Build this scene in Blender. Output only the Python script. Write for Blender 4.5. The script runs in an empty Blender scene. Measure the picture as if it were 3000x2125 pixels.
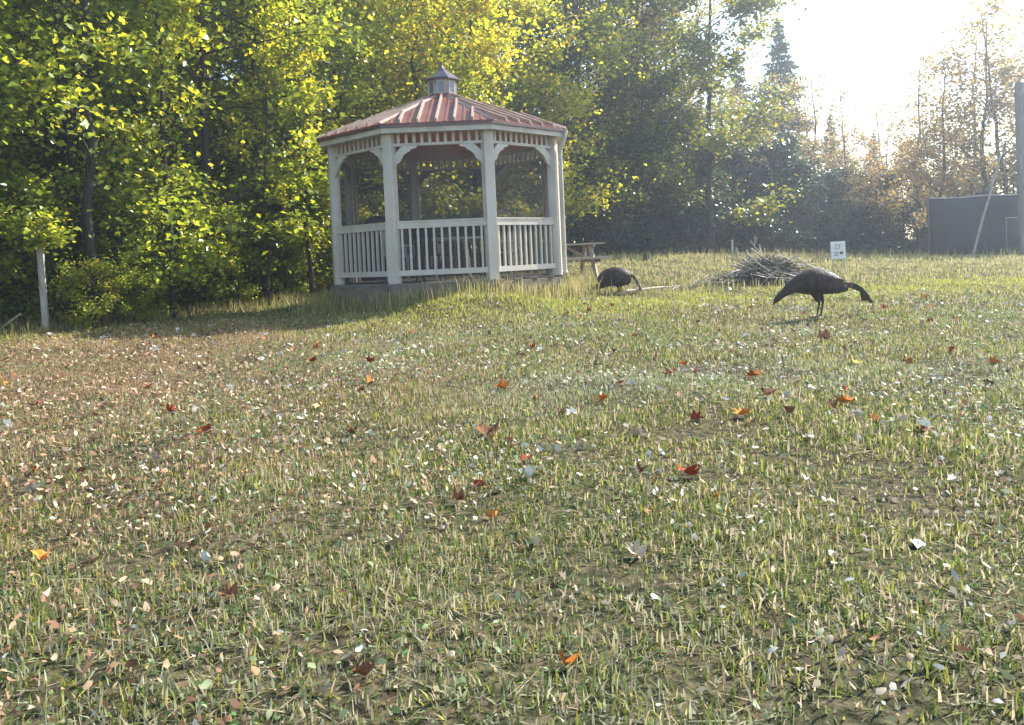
import bpy, math, random
import numpy as np
from mathutils import Vector, Matrix

random.seed(7)
RNG = np.random.default_rng(7)
S = bpy.context.scene
COL = S.collection
R = math.radians
PI = math.pi

# ------------------------------------------------------------------ camera
cam_d = bpy.data.cameras.new('camera')
cam = bpy.data.objects.new('camera', cam_d)
COL.objects.link(cam)
S.camera = cam
cam_d.sensor_width = 36.0
cam_d.lens = 28.8
cam_d.shift_x = 0.0
cam_d.shift_y = -0.0875
cam_d.clip_start = 0.05
cam_d.clip_end = 3000
CAM_Z, PITCH, ROLL = 0.85, 0.020, 0.0446
fwd = Vector((0, math.cos(PITCH), -math.sin(PITCH)))
up0 = Vector((0, math.sin(PITCH), math.cos(PITCH)))
rt0 = Vector((1, 0, 0))
rt = rt0 * math.cos(ROLL) - up0 * math.sin(ROLL)
up = rt0 * math.sin(ROLL) + up0 * math.cos(ROLL)
M = Matrix((rt, up, -fwd)).transposed().to_4x4()
M.translation = Vector((0, 0, CAM_Z))
cam.matrix_world = M

# ------------------------------------------------------------------ world, sun, exposure
SUN_AZ, SUN_EL = R(53), R(38)
w = bpy.data.worlds.new('World')
S.world = w
w.use_nodes = True
nt = w.node_tree
nt.nodes.clear()
sky = nt.nodes.new('ShaderNodeTexSky')
sky.sky_type = 'NISHITA'
sky.sun_disc = False
sky.sun_elevation = SUN_EL
sky.sun_rotation = SUN_AZ
sky.air_density = 1.0
sky.dust_density = 1.2
sky.ozone_density = 1.0
bg = nt.nodes.new('ShaderNodeBackground')
bg.inputs['Strength'].default_value = 0.15
wo = nt.nodes.new('ShaderNodeOutputWorld')
nt.links.new(sky.outputs[0], bg.inputs[0])
nt.links.new(bg.outputs[0], wo.inputs[0])

sd = bpy.data.lights.new('sun', 'SUN')
sd.energy = 5.0
sd.angle = R(0.53)
sd.color = (1.0, 0.965, 0.90)
sun = bpy.data.objects.new('sun', sd)
COL.objects.link(sun)
sv = Vector((math.cos(SUN_EL) * math.sin(SUN_AZ), math.cos(SUN_EL) * math.cos(SUN_AZ), math.sin(SUN_EL)))
sun.rotation_euler = sv.to_track_quat('Z', 'Y').to_euler()

S.view_settings.view_transform = 'Standard'
S.view_settings.look = 'None'
S.view_settings.exposure = 1.45
S.view_settings.gamma = 1.0
S.view_settings.use_curve_mapping = False
S.render.engine = 'CYCLES'
FLARE_HAZE = 0.0023


# ------------------------------------------------------------------ helpers
def T(x, y):
    """terrain height (numpy friendly)"""
    x = np.asarray(x, float); y = np.asarray(y, float)
    t = np.clip((y - 9.0) / 18.0, 0, 1)
    s = t * t * (3 - 2 * t)
    wd = np.where(x < 1, 6.0, 12.0)
    g = np.exp(-((x - 1) / wd) ** 2)
    z = 0.72 * s * g
    z = z + 0.24 * np.exp(-((x + 0.55) / 1.15) ** 2 - ((y - 12.2) / 0.8) ** 2)
    z = z + 0.018 * np.sin(x * 1.9 + 0.6 * np.sin(y * 1.1)) * np.cos(y * 1.35 + 0.4) + 0.012 * np.sin(x * 4.3 + y * 2.1)
    return z


def vnoise(x, y, sc, seed=0):
    x = np.asarray(x, float) / sc; y = np.asarray(y, float) / sc
    rng = np.random.default_rng(seed)
    tab = rng.random((64, 64))
    xi = np.floor(x).astype(int); yi = np.floor(y).astype(int)
    fx = x - xi; fy = y - yi
    fx = fx * fx * (3 - 2 * fx); fy = fy * fy * (3 - 2 * fy)
    a = tab[xi % 64, yi % 64]; b = tab[(xi + 1) % 64, yi % 64]
    c = tab[xi % 64, (yi + 1) % 64]; d = tab[(xi + 1) % 64, (yi + 1) % 64]
    return (a * (1 - fx) + b * fx) * (1 - fy) + (c * (1 - fx) + d * fx) * fy


def link(o, parent=None):
    COL.objects.link(o)
    if parent is not None:
        o.parent = parent
    return o


def tag(o, label=None, cat=None, group=None, kind=None):
    if label: o['label'] = label
    if cat: o['category'] = cat
    if group: o['group'] = group
    if kind: o['kind'] = kind
    return o


def thing(name, label, cat, loc=(0, 0, 0), rz=0.0, group=None):
    o = bpy.data.objects.new(name, None)
    o.empty_display_size = 0.2
    o.location = loc
    o.rotation_euler = (0, 0, rz)
    link(o)
    return tag(o, label, cat, group)


def objm(name, me, parent=None, loc=(0, 0, 0), rot=(0, 0, 0)):
    o = bpy.data.objects.new(name, me)
    o.location = loc
    o.rotation_euler = rot
    return link(o, parent)


def copy_tree(root, loc, rz, scale=1.0, label=None, group=None):
    r = root.copy(); link(r)
    r.location = loc; r.rotation_euler = (0, 0, rz); r.scale = (scale,) * 3
    if label: r['label'] = label
    if group: r['group'] = group
    for ch in list(root.children):
        c = ch.copy(); link(c, r)
        for g in list(ch.children):
            d = g.copy(); link(d, c)
    return r


class MB:
    def __init__(s):
        s.v = []; s.f = []

    def add(s, vs, fs):
        n = len(s.v)
        s.v += [tuple(p) for p in vs]
        s.f += [tuple(i + n for i in f) for f in fs]
        return s

    def box(s, c, d, rz=0.0, rx=0.0, ry=0.0):
        hx, hy, hz = d[0] / 2, d[1] / 2, d[2] / 2
        m = Matrix.Rotation(rz, 3, 'Z') @ Matrix.Rotation(ry, 3, 'Y') @ Matrix.Rotation(rx, 3, 'X')
        cc = Vector(c)
        vs = [cc + m @ Vector((sx * hx, sy * hy, sz * hz)) for sx in (-1, 1) for sy in (-1, 1) for sz in (-1, 1)]
        fs = [(0, 1, 3, 2), (4, 6, 7, 5), (0, 4, 5, 1), (2, 3, 7, 6), (0, 2, 6, 4), (1, 5, 7, 3)]
        return s.add(vs, fs)

    def tube(s, pts, rad, n=6, cap=True):
        pts = [Vector(p) for p in pts]
        if not hasattr(rad, '__len__'): rad = [rad] * len(pts)
        rings = []
        for i, p in enumerate(pts):
            d = (pts[min(i + 1, len(pts) - 1)] - pts[max(i - 1, 0)])
            if d.length < 1e-9: d = Vector((0, 0, 1))
            d.normalize()
            a = Vector((0, 0, 1)) if abs(d.z) < 0.9 else Vector((1, 0, 0))
            u = d.cross(a).normalized(); v = d.cross(u).normalized()
            rings.append([p + (u * math.cos(2 * PI * k / n) + v * math.sin(2 * PI * k / n)) * rad[i] for k in range(n)])
        vs = [q for r_ in rings for q in r_]
        fs = []
        for i in range(len(pts) - 1):
            for k in range(n):
                a = i * n + k; b = i * n + (k + 1) % n
                fs.append((a, b, b + n, a + n))
        if cap:
            fs.append(tuple(reversed(range(n))))
            fs.append(tuple(range((len(pts) - 1) * n, len(pts) * n)))
        return s.add(vs, fs)

    def prism(s, poly, z0, z1):
        n = len(poly)
        vs = [(p[0], p[1], z0) for p in poly] + [(p[0], p[1], z1) for p in poly]
        fs = [tuple(reversed(range(n))), tuple(range(n, 2 * n))]
        fs += [(i, (i + 1) % n, (i + 1) % n + n, i + n) for i in range(n)]
        return s.add(vs, fs)

    def xform(s, m):
        s.v = [tuple(m @ Vector(p)) for p in s.v]
        return s

    def mesh(s, name, mat, smooth=False):
        me = bpy.data.meshes.new(name)
        me.from_pydata(s.v, [], s.f)
        if mat: me.materials.append(mat)
        if smooth:
            me.polygons.foreach_set('use_smooth', [True] * len(me.polygons))
        me.update()
        return me

    def build(s, name, mat, parent=None, smooth=False, loc=(0, 0, 0), rot=(0, 0, 0), bevel=0.0):
        o = objm(name, s.mesh(name, mat, smooth), parent, loc, rot)
        if bevel:
            b = o.modifiers.new('bevel', 'BEVEL'); b.width = bevel; b.segments = 2; b.limit_method = 'ANGLE'
        return o


def np_mesh(name, V, F, mat, color=None, smooth=False):
    """V (N,3), F (M,k) faces all of size k"""
    me = bpy.data.meshes.new(name)
    V = np.ascontiguousarray(V, dtype=np.float32); F = np.ascontiguousarray(F, dtype=np.int32)
    k = F.shape[1]
    me.vertices.add(len(V)); me.vertices.foreach_set('co', V.ravel())
    me.loops.add(F.size); me.loops.foreach_set('vertex_index', F.ravel())
    me.polygons.add(len(F))
    me.polygons.foreach_set('loop_start', np.arange(0, F.size, k, dtype=np.int32))
    me.polygons.foreach_set('loop_total', np.full(len(F), k, dtype=np.int32))
    if smooth: me.polygons.foreach_set('use_smooth', np.ones(len(F), dtype=bool))
    me.update(calc_edges=True)
    if color is not None:
        a = me.color_attributes.new('Col', 'FLOAT_COLOR', 'POINT')
        c = np.ones((len(V), 4), dtype=np.float32); c[:, :3] = color
        a.data.foreach_set('color', c.ravel())
    me.materials.append(mat)
    return me


# ------------------------------------------------------------------ materials
def new_mat(name):
    m = bpy.data.materials.new(name); m.use_nodes = True
    nt = m.node_tree; nt.nodes.clear()
    return m, nt, nt.nodes.new('ShaderNodeOutputMaterial')


def ramp(nt, stops, interp='LINEAR'):
    r = nt.nodes.new('ShaderNodeValToRGB')
    r.color_ramp.interpolation = interp
    while len(r.color_ramp.elements) < len(stops): r.color_ramp.elements.new(0.5)
    for e, (p, c) in zip(r.color_ramp.elements, stops):
        e.position = p; e.color = (*c, 1)
    return r


def surf_mat(name, c1, c2, rough=0.6, scale=6.0, bump=0.2, spec=0.3, metal=0.0, stretch=(1, 1, 1), detail=5.0,
             dirt=None, dirt_scale=1.4, rvar=0.0, bump_scale=None):
    """procedural surface: two-tone noise, optional dirt patches, bump"""
    m, nt, out = new_mat(name)
    N = nt.nodes.new; L = nt.links.new
    tc = N('ShaderNodeTexCoord'); mp = N('ShaderNodeMapping'); mp.inputs['Scale'].default_value = stretch
    L(tc.outputs['Object'], mp.inputs[0])
    n1 = N('ShaderNodeTexNoise'); n1.inputs['Scale'].default_value = scale; n1.inputs['Detail'].default_value = detail
    L(mp.outputs[0], n1.inputs['Vector'])
    r = ramp(nt, [(0.3, c1), (0.7, c2)]); L(n1.outputs[0], r.inputs[0])
    col = r.outputs[0]
    if dirt:
        n2 = N('ShaderNodeTexNoise'); n2.inputs['Scale'].default_value = dirt_scale; n2.inputs['Detail'].default_value = 7
        L(mp.outputs[0], n2.inputs['Vector'])
        rr = ramp(nt, [(0.48, (0, 0, 0)), (0.72, (0.75, 0.75, 0.75))]); L(n2.outputs[0], rr.inputs[0])
        mx = N('ShaderNodeMixRGB'); L(rr.outputs[0], mx.inputs[0]); L(col, mx.inputs[1]); mx.inputs[2].default_value = (*dirt, 1)
        col = mx.outputs[0]
    if rvar:
        oi = N('ShaderNodeObjectInfo'); mr = N('ShaderNodeMapRange')
        L(oi.outputs['Random'], mr.inputs[0]); mr.inputs[3].default_value = 1 - rvar; mr.inputs[4].default_value = 1 + rvar
        hs = N('ShaderNodeHueSaturation'); L(mr.outputs[0], hs.inputs['Value']); L(col, hs.inputs['Color']); col = hs.outputs[0]
    p = N('ShaderNodeBsdfPrincipled')
    L(col, p.inputs['Base Color']); p.inputs['Roughness'].default_value = rough
    p.inputs['Specular IOR Level'].default_value = spec; p.inputs['Metallic'].default_value = metal
    if bump:
        n3 = N('ShaderNodeTexNoise'); n3.inputs['Scale'].default_value = bump_scale or scale * 3; n3.inputs['Detail'].default_value = 6
        L(mp.outputs[0], n3.inputs['Vector'])
        b = N('ShaderNodeBump'); b.inputs['Strength'].default_value = bump; b.inputs['Distance'].default_value = 0.01
        L(n3.outputs[0], b.inputs['Height']); L(b.outputs[0], p.inputs['Normal'])
    L(p.outputs[0], out.inputs[0])
    return m


def leaf_mat(name, stops, trans=0.45, rough=0.38, tcol=1.5, ovar=0.5):
    m, nt, out = new_mat(name)
    N = nt.nodes.new; L = nt.links.new
    g = N('ShaderNodeNewGeometry'); oi = N('ShaderNodeObjectInfo')
    mx = N('ShaderNodeMath'); mx.operation = 'MULTIPLY_ADD'
    L(oi.outputs['Random'], mx.inputs[0]); mx.inputs[1].default_value = ovar; 
    m2 = N('ShaderNodeMath'); m2.operation = 'MULTIPLY'; L(g.outputs['Random Per Island'], m2.inputs[0]); m2.inputs[1].default_value = 1 - ovar
    L(m2.outputs[0], mx.inputs[2])
    r = ramp(nt, stops); L(mx.outputs[0], r.inputs[0])
    # second random, value jitter
    w_ = N('ShaderNodeTexWhiteNoise'); w_.noise_dimensions = '1D'; L(g.outputs['Random Per Island'], w_.inputs['W'])
    mr = N('ShaderNodeMapRange'); L(w_.outputs['Value'], mr.inputs[0]); mr.inputs[3].default_value = 0.65; mr.inputs[4].default_value = 1.3
    hs = N('ShaderNodeHueSaturation'); L(mr.outputs[0], hs.inputs['Value']); L(r.outputs[0], hs.inputs['Color'])
    p = N('ShaderNodeBsdfPrincipled'); L(hs.outputs[0], p.inputs['Base Color'])
    p.inputs['Roughness'].default_value = rough; p.inputs['Specular IOR Level'].default_value = 0.5
    tr = N('ShaderNodeBsdfTranslucent')
    gm = N('ShaderNodeMixRGB'); gm.blend_type = 'MULTIPLY'; gm.inputs[0].default_value = 1
    L(hs.outputs[0], gm.inputs[1]); gm.inputs[2].default_value = (tcol * 1.15, tcol, tcol * 0.45, 1)
    L(gm.outputs[0], tr.inputs[0])
    ms = N('ShaderNodeMixShader'); ms.inputs[0].default_value = trans
    L(p.outputs[0], ms.inputs[1]); L(tr.outputs[0], ms.inputs[2]); L(ms.outputs[0], out.inputs[0])
    return m


def attr_mat(name, trans=0.35, rough=0.55, spec=0.3):
    m, nt, out = new_mat(name)
    N = nt.nodes.new; L = nt.links.new
    a = N('ShaderNodeAttribute'); a.attribute_name = 'Col'
    p = N('ShaderNodeBsdfPrincipled'); L(a.outputs['Color'], p.inputs['Base Color'])
    p.inputs['Roughness'].default_value = rough; p.inputs['Specular IOR Level'].default_value = spec
    tr = N('ShaderNodeBsdfTranslucent'); L(a.outputs['Color'], tr.inputs[0])
    ms = N('ShaderNodeMixShader'); ms.inputs[0].default_value = trans
    L(p.outputs[0], ms.inputs[1]); L(tr.outputs[0], ms.inputs[2]); L(ms.outputs[0], out.inputs[0])
    return m


M_bark = surf_mat('bark', (0.055, 0.045, 0.035), (0.13, 0.11, 0.09), 0.9, 5, 0.8, 0.15, stretch=(3, 3, 0.7))
M_bark_dark = surf_mat('dark_bark', (0.03, 0.024, 0.02), (0.07, 0.06, 0.05), 0.9, 6, 0.7, 0.1, stretch=(3, 3, 0.7))
M_vinyl = surf_mat('dirty_white_vinyl', (0.46, 0.41, 0.345), (0.58, 0.53, 0.455), 0.55, 4, 0.10, 0.3,
                   dirt=(0.22, 0.20, 0.13), dirt_scale=1.9, stretch=(1, 1, 0.45))
M_roof = surf_mat('faded_red_metal', (0.125, 0.036, 0.022), (0.205, 0.068, 0.042), 0.5, 2.2, 0.1, 0.35, 0.1,
                  dirt=(0.17, 0.07, 0.06), dirt_scale=1.3, rvar=0.12)
M_cap = surf_mat('sunlit_red_cap_metal', (0.26, 0.17, 0.13), (0.42, 0.31, 0.25), 0.5, 4, 0.05, 0.3, 0.0)  # paler than the roof: sunlight on the battens put into the colour
M_cupola = surf_mat('pinkish_weathered_cupola', (0.36, 0.27, 0.225), (0.50, 0.41, 0.35), 0.6, 5, 0.15, 0.2, dirt=(0.26, 0.14, 0.11), dirt_scale=4)
M_soffit = surf_mat('red_brown_ceiling', (0.40, 0.17, 0.12), (0.50, 0.25, 0.18), 0.7, 2, 0.1, 0.2)
M_darkmetal = surf_mat('dark_purple_metal', (0.05, 0.035, 0.045), (0.10, 0.07, 0.085), 0.25, 4, 0.04, 0.6, 0.4)
M_deck = surf_mat('weathered_grey_boards', (0.12, 0.10, 0.08), (0.22, 0.19, 0.155), 0.85, 5, 0.4, 0.15, stretch=(1, 1, 3),
                  dirt=(0.13, 0.12, 0.09))
M_wood = surf_mat('old_grey_wood', (0.26, 0.21, 0.16), (0.44, 0.38, 0.31), 0.85, 4, 0.5, 0.15, stretch=(1, 6, 6), dirt=(0.17, 0.14, 0.11), rvar=0.12)
M_stick = surf_mat('bleached_branch', (0.30, 0.25, 0.19), (0.54, 0.48, 0.39), 0.85, 6, 0.4, 0.15, stretch=(4, 4, 1), rvar=0.25)
M_twig = surf_mat('dark_twigs', (0.04, 0.032, 0.026), (0.11, 0.09, 0.07), 0.9, 6, 0.2, 0.1)
M_tarp = surf_mat('charcoal_fabric', (0.030, 0.031, 0.032), (0.055, 0.056, 0.057), 0.75, 1.2, 0.5, 0.2, stretch=(1, 1, 0.6), bump_scale=2.5)
M_cord = surf_mat('pale_cord', (0.55, 0.55, 0.52), (0.72, 0.72, 0.68), 0.6, 8, 0.1, 0.3)
M_pole = surf_mat('grey_pole_wood', (0.14, 0.125, 0.115), (0.27, 0.25, 0.23), 0.9, 4, 0.6, 0.1, stretch=(8, 8, 0.7))
M_post = surf_mat('peeling_white_post', (0.26, 0.24, 0.21), (0.48, 0.46, 0.42), 0.75, 5, 0.4, 0.2, stretch=(6, 6, 0.8), dirt=(0.15, 0.13, 0.11), dirt_scale=3)
M_board = surf_mat('sign_white', (0.66, 0.66, 0.60), (0.80, 0.79, 0.74), 0.6, 4, 0.1, 0.3)
M_ink = surf_mat('faded_ink', (0.12, 0.13, 0.09), (0.24, 0.24, 0.18), 0.8, 20, 0, 0.2)
M_black = surf_mat('black_vinyl_cover', (0.018, 0.019, 0.022), (0.045, 0.047, 0.052), 0.5, 3, 0.3, 0.4)
M_plastic = surf_mat('white_plastic', (0.70, 0.69, 0.66), (0.80, 0.79, 0.76), 0.35, 4, 0.03, 0.5)
M_turkey = surf_mat('turkey_plumage', (0.008, 0.007, 0.007), (0.034, 0.026, 0.020), 0.6, 16, 0.9, 0.25, stretch=(1.4, 1, 1), rvar=0.0, bump_scale=55)
M_feather = surf_mat('bronze_feathers', (0.008, 0.007, 0.007), (0.07, 0.042, 0.026), 0.65, 9, 0.4, 0.25, stretch=(2, 1, 1))
M_bare = surf_mat('bare_bird_skin', (0.16, 0.10, 0.10), (0.24, 0.14, 0.13), 0.6, 20, 0.3, 0.3)
M_shank = surf_mat('bird_shank', (0.16, 0.10, 0.08), (0.26, 0.17, 0.13), 0.6, 30, 0.3, 0.3)


def screen_mat():
    m, nt, out = new_mat('insect_screen')
    N = nt.nodes.new; L = nt.links.new
    d = N('ShaderNodeBsdfDiffuse'); d.inputs[0].default_value = (0.085, 0.08, 0.08, 1)
    t = N('ShaderNodeBsdfTransparent')
    ms = N('ShaderNodeMixShader'); ms.inputs[0].default_value = 0.27
    L(t.outputs[0], ms.inputs[1]); L(d.outputs[0], ms.inputs[2]); L(ms.outputs[0], out.inputs[0])
    return m


M_screen = screen_mat()


def glass_mat():
    m, nt, out = new_mat('cupola_glass')
    p = nt.nodes.new('ShaderNodeBsdfPrincipled')
    p.inputs['Base Color'].default_value = (0.10, 0.11, 0.13, 1); p.inputs['Roughness'].default_value = 0.12
    p.inputs['Specular IOR Level'].default_value = 0.8
    nt.links.new(p.outputs[0], out.inputs[0])
    return m


M_glass = glass_mat()


def ground_mat():
    m, nt, out = new_mat('thatchy_ground')
    N = nt.nodes.new; L = nt.links.new
    tc = N('ShaderNodeTexCoord')
    n1 = N('ShaderNodeTexNoise'); n1.inputs['Scale'].default_value = 0.55; n1.inputs['Detail'].default_value = 6
    n2 = N('ShaderNodeTexNoise'); n2.inputs['Scale'].default_value = 26; n2.inputs['Detail'].default_value = 8
    L(tc.outputs['Object'], n1.inputs['Vector']); L(tc.outputs['Object'], n2.inputs['Vector'])
    ra = ramp(nt, [(0.32, (0.012, 0.010, 0.006)), (0.46, (0.04, 0.034, 0.018)), (0.6, (0.10, 0.075, 0.042)), (0.72, (0.035, 0.042, 0.015))])
    rb = ramp(nt, [(0.34, (0.014, 0.018, 0.007)), (0.5, (0.045, 0.048, 0.02)), (0.68, (0.11, 0.085, 0.05))])
    L(n2.outputs[0], ra.inputs[0]); L(n2.outputs[0], rb.inputs[0])
    rm = ramp(nt, [(0.42, (0, 0, 0)), (0.58, (1, 1, 1))]); L(n1.outputs[0], rm.inputs[0])
    mx = N('ShaderNodeMixRGB'); L(rm.outputs[0], mx.inputs[0]); L(ra.outputs[0], mx.inputs[1]); L(rb.outputs[0], mx.inputs[2])
    p = N('ShaderNodeBsdfPrincipled'); L(mx.outputs[0], p.inputs['Base Color']); p.inputs['Roughness'].default_value = 0.95
    p.inputs['Specular IOR Level'].default_value = 0.1
    b = N('ShaderNodeBump'); b.inputs['Strength'].default_value = 0.8; b.inputs['Distance'].default_value = 0.03
    L(n2.outputs[0], b.inputs['Height']); L(b.outputs[0], p.inputs['Normal'])
    L(p.outputs[0], out.inputs[0])
    return m


# ------------------------------------------------------------------ ground sheet
def axis(lo, a, b, hi, fine, coarse):
    mid = np.arange(a, b, fine)
    l = -np.geomspace(1, a - lo + 1, coarse)[::-1] + 1 + a
    r_ = np.geomspace(1, hi - b + 1, coarse) - 1 + b
    return np.unique(np.concatenate([l, mid, r_]))


gx = axis(-600, -16, 22, 600, 0.2, 24)
gy = axis(-200, -4, 42, 1200, 0.2, 24)
GX, GY = np.meshgrid(gx, gy)
GZ = T(GX, GY)
V = np.stack([GX.ravel(), GY.ravel(), GZ.ravel()], 1)
nx, ny = len(gx), len(gy)
I = (np.arange(ny - 1)[:, None] * nx + np.arange(nx - 1)[None, :]).ravel()
F = np.stack([I, I + 1, I + 1 + nx, I + nx], 1)
ground = objm('ground', np_mesh('ground', V, F, ground_mat(), smooth=True))
tag(ground, kind='structure')

# ------------------------------------------------------------------ grass (uncountable: one object)
# edge of the mown turf on the left: woods begin where x < edge(y)
EY = np.array([-5, 6, 9, 11.9, 13.6, 14.9, 17.4, 20, 24, 28, 60.])
EX = np.array([-9.5, -9.3, -8.6, -7.5, -6.3, -5.1, -4.1, -3.6, -2.0, 0.5, 0.5])


def edge_x(y): return np.interp(y, EY, EX)


qx_, qy_ = np.meshgrid((gx[:-1] + gx[1:]) / 2, (gy[:-1] + gy[1:]) / 2)
sel = ((qx_ < edge_x(qy_) - 0.25) & (qy_ > -4) | (qy_ > 28.3)).ravel() & (np.abs(qx_.ravel()) < 90) & (qy_.ravel() < 140)
used, inv = np.unique(F[sel].ravel(), return_inverse=True)
M_floor = surf_mat('forest_floor_litter', (0.035, 0.025, 0.016), (0.12, 0.075, 0.04), 0.95, 9, 0.9, 0.1, detail=9)
ff = objm('forest_floor', np_mesh('forest_floor', V[used] + [0, 0, .006], inv.reshape(-1, 4), M_floor, smooth=True))
tag(ff, kind='structure')


def in_gazebo(x, y): return (x + 1.10) ** 2 + (y - 14.73) ** 2 < 2.02 ** 2


def grass_points(y0, y1, dens, rng):
    wmax = 0.66 * y1 + 1.2
    n = int((y1 - y0) * 2 * wmax * dens)
    x = rng.uniform(-wmax, wmax, n); y = rng.uniform(y0, y1, n)
    k = (np.abs(x) < 0.66 * y + 1.2) & (x > edge_x(y) - 0.6) & ~in_gazebo(x, y)
    return x[k], y[k]


def grass_color(x, y, n, rng):
    """turf colour: dry tan at left, yellow-green strip painting the sunlit band by the gazebo, grey-green clover, straw"""
    green = np.array([0.14, 0.175, 0.04]); yel = np.array([0.37, 0.37, 0.07]); straw = np.array([0.52, 0.42, 0.26])
    tan = np.array([0.37, 0.26, 0.145]); grey = np.array([0.31, 0.32, 0.20]); deep = np.array([0.055, 0.085, 0.025])
    a = vnoise(x + 50, y + 50, 1.7, 1) * 0.6 + vnoise(x + 50, y + 50, 0.5, 2) * 0.4
    dry = np.clip(1.6 * np.exp(-((x + 4.6) / 3.0) ** 2 - ((y - 8.3) / 3.8) ** 2) + (a - 0.55) * 1.3, 0, 0.9)
    strip = np.exp(-((y - 12.0 - 0.12 * x) / 1.3) ** 2) * np.clip((x + 3.5) / 2, 0.3, 1)  # sunlit turf before the gazebo, painted as a brighter yellow band
    far = np.clip((y - 13) / 6, 0, 1)
    gr = np.clip((vnoise(x + 9, y + 9, 1.3, 5) - 0.42) * 2.4, 0, 1) * np.clip((10.5 - y) / 3, 0, 1) * np.clip((x + 3) / 2.5, 0, 1)
    u = rng.random(n)[:, None]
    c = green * (0.8 + 0.5 * rng.random((n, 1)))
    c = np.where(u < 0.40, yel * (0.6 + 0.6 * rng.random((n, 1))), c)
    c = np.where(u < 0.14, deep, c)
    u2 = rng.random(n)
    c = np.where((u2 < 0.30)[:, None], straw * (0.7 + 0.5 * rng.random((n, 1))), c)
    u3 = rng.random(n); c = np.where((u3 < dry)[:, None], tan * (0.55 + 0.8 * rng.random((n, 1))), c)
    u4 = rng.random(n); c = np.where((u4 < strip * 0.75)[:, None], yel * (0.9 + 0.5 * rng.random((n, 1))), c)
    u5 = rng.random(n); c = np.where((u5 < far * 0.55)[:, None], (straw * 0.55 + yel * 0.5) * (0.7 + 0.5 * rng.random((n, 1))), c)
    u6 = rng.random(n); c = np.where((u6 < gr * 0.6)[:, None], grey * (0.7 + 0.7 * rng.random((n, 1))), c)
    return c * 0.95


def blades(x, y, h, wd, rng, lean=0.5):
    n = len(x)
    z = T(x, y) - 0.004
    a = rng.uniform(0, 2 * PI, n); l = np.abs(rng.normal(0, lean, n)) * h
    b = rng.uniform(0, 2 * PI, n)
    wx = np.cos(b) * wd / 2; wy = np.sin(b) * wd / 2
    lx = np.cos(a) * l; ly = np.sin(a) * l
    hz = np.sqrt(np.maximum(h * h - l * l, (0.28 * h) ** 2))
    base = np.stack([x, y, z], 1)
    W = np.stack([wx, wy, np.zeros(n)], 1)
    mid = base + np.stack([lx * 0.35, ly * 0.35, hz * 0.6], 1)
    tip = base + np.stack([lx, ly, hz], 1)
    Vv = np.stack([base - W, base + W, mid + W * 0.8, mid - W * 0.8, tip], 1).reshape(-1, 3)
    k = np.arange(n)[:, None] * 5
    Fv = np.concatenate([k + [0, 1, 2], k + [0, 2, 3], k + [3, 2, 4]], 0)
    return Vv, Fv


M_grass = attr_mat('grass_blades', 0.42, 0.6, 0.15)
Vs, Fs, Cs, off = [], [], [], 0


def blades1(x, y, h, wd, rng, lean):
    n = len(x); z = T(x, y) - 0.004
    a = rng.uniform(0, 2 * PI, n); l = np.minimum(np.abs(rng.normal(0, 1, n)) * lean, 1.6) * h
    b = rng.uniform(0, 2 * PI, n)
    W = np.stack([np.cos(b) * wd / 2, np.sin(b) * wd / 2, np.zeros(n)], 1)
    base = np.stack([x, y, z], 1)
    hz = np.sqrt(np.maximum(h * h - l * l, (0.28 * h) ** 2))
    tip = base + np.stack([np.cos(a) * l, np.sin(a) * l, hz], 1)
    return np.stack([base - W, base + W, tip], 1).reshape(-1, 3), np.arange(n * 3).reshape(-1, 3)


for (y0, y1, dens, hh, ww, full) in [(0.9, 3.0, 11500, 0.028, 0.0048, True), (3.0, 5.5, 9000, 0.029, 0.0062, True), (5.5, 9, 6500, 0.032, 0.0085, False),
                                     (9, 14, 2300, 0.046, 0.0125, False), (14, 20, 800, 0.062, 0.019, False), (20, 30, 230, 0.08, 0.032, False)]:
    x, y = grass_points(y0, y1, dens, RNG)
    cl = vnoise(x + 20, y + 20, 0.35, 11) * 0.5 + vnoise(x + 20, y + 20, 0.11, 12) * 0.5
    keep = RNG.random(len(x)) < np.clip(0.12 + 1.5 * cl, 0.25, 1); x, y, cl = x[keep], y[keep], cl[keep]
    n = len(x)
    tall = 1 + 1.1 * np.exp(-((edge_x(y) + 0.1 - x) / 0.5) ** 2) + 1.3 * np.exp(-((np.hypot(x + 1.1, y - 14.73) - 2.2) / 0.3) ** 2)
    h = hh * (0.4 + 1.2 * RNG.random(n) ** 1.4) * (0.45 + 1.2 * cl) * tall
    lean = np.where(RNG.random(n) < 0.5, 1.8, 0.75)
    w_ = ww * (0.6 + 0.8 * RNG.random(n))
    c = grass_color(x, y, n, RNG)
    if full:
        Vb, Fb = blades(x, y, h, w_, RNG, lean); c = np.repeat(c, 5, 0)
    else:
        Vb, Fb = blades1(x, y, h, w_ * 1.15, RNG, lean); c = np.repeat(c, 3, 0)
    Vs.append(Vb); Fs.append(Fb + off); Cs.append(c); off += len(Vb)
grass = objm('grass', np_mesh('grass', np.concatenate(Vs), np.concatenate(Fs), M_grass, np.concatenate(Cs)))
tag(grass, 'short patchy autumn lawn grass covering the yard', 'grass', kind='stuff')

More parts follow.
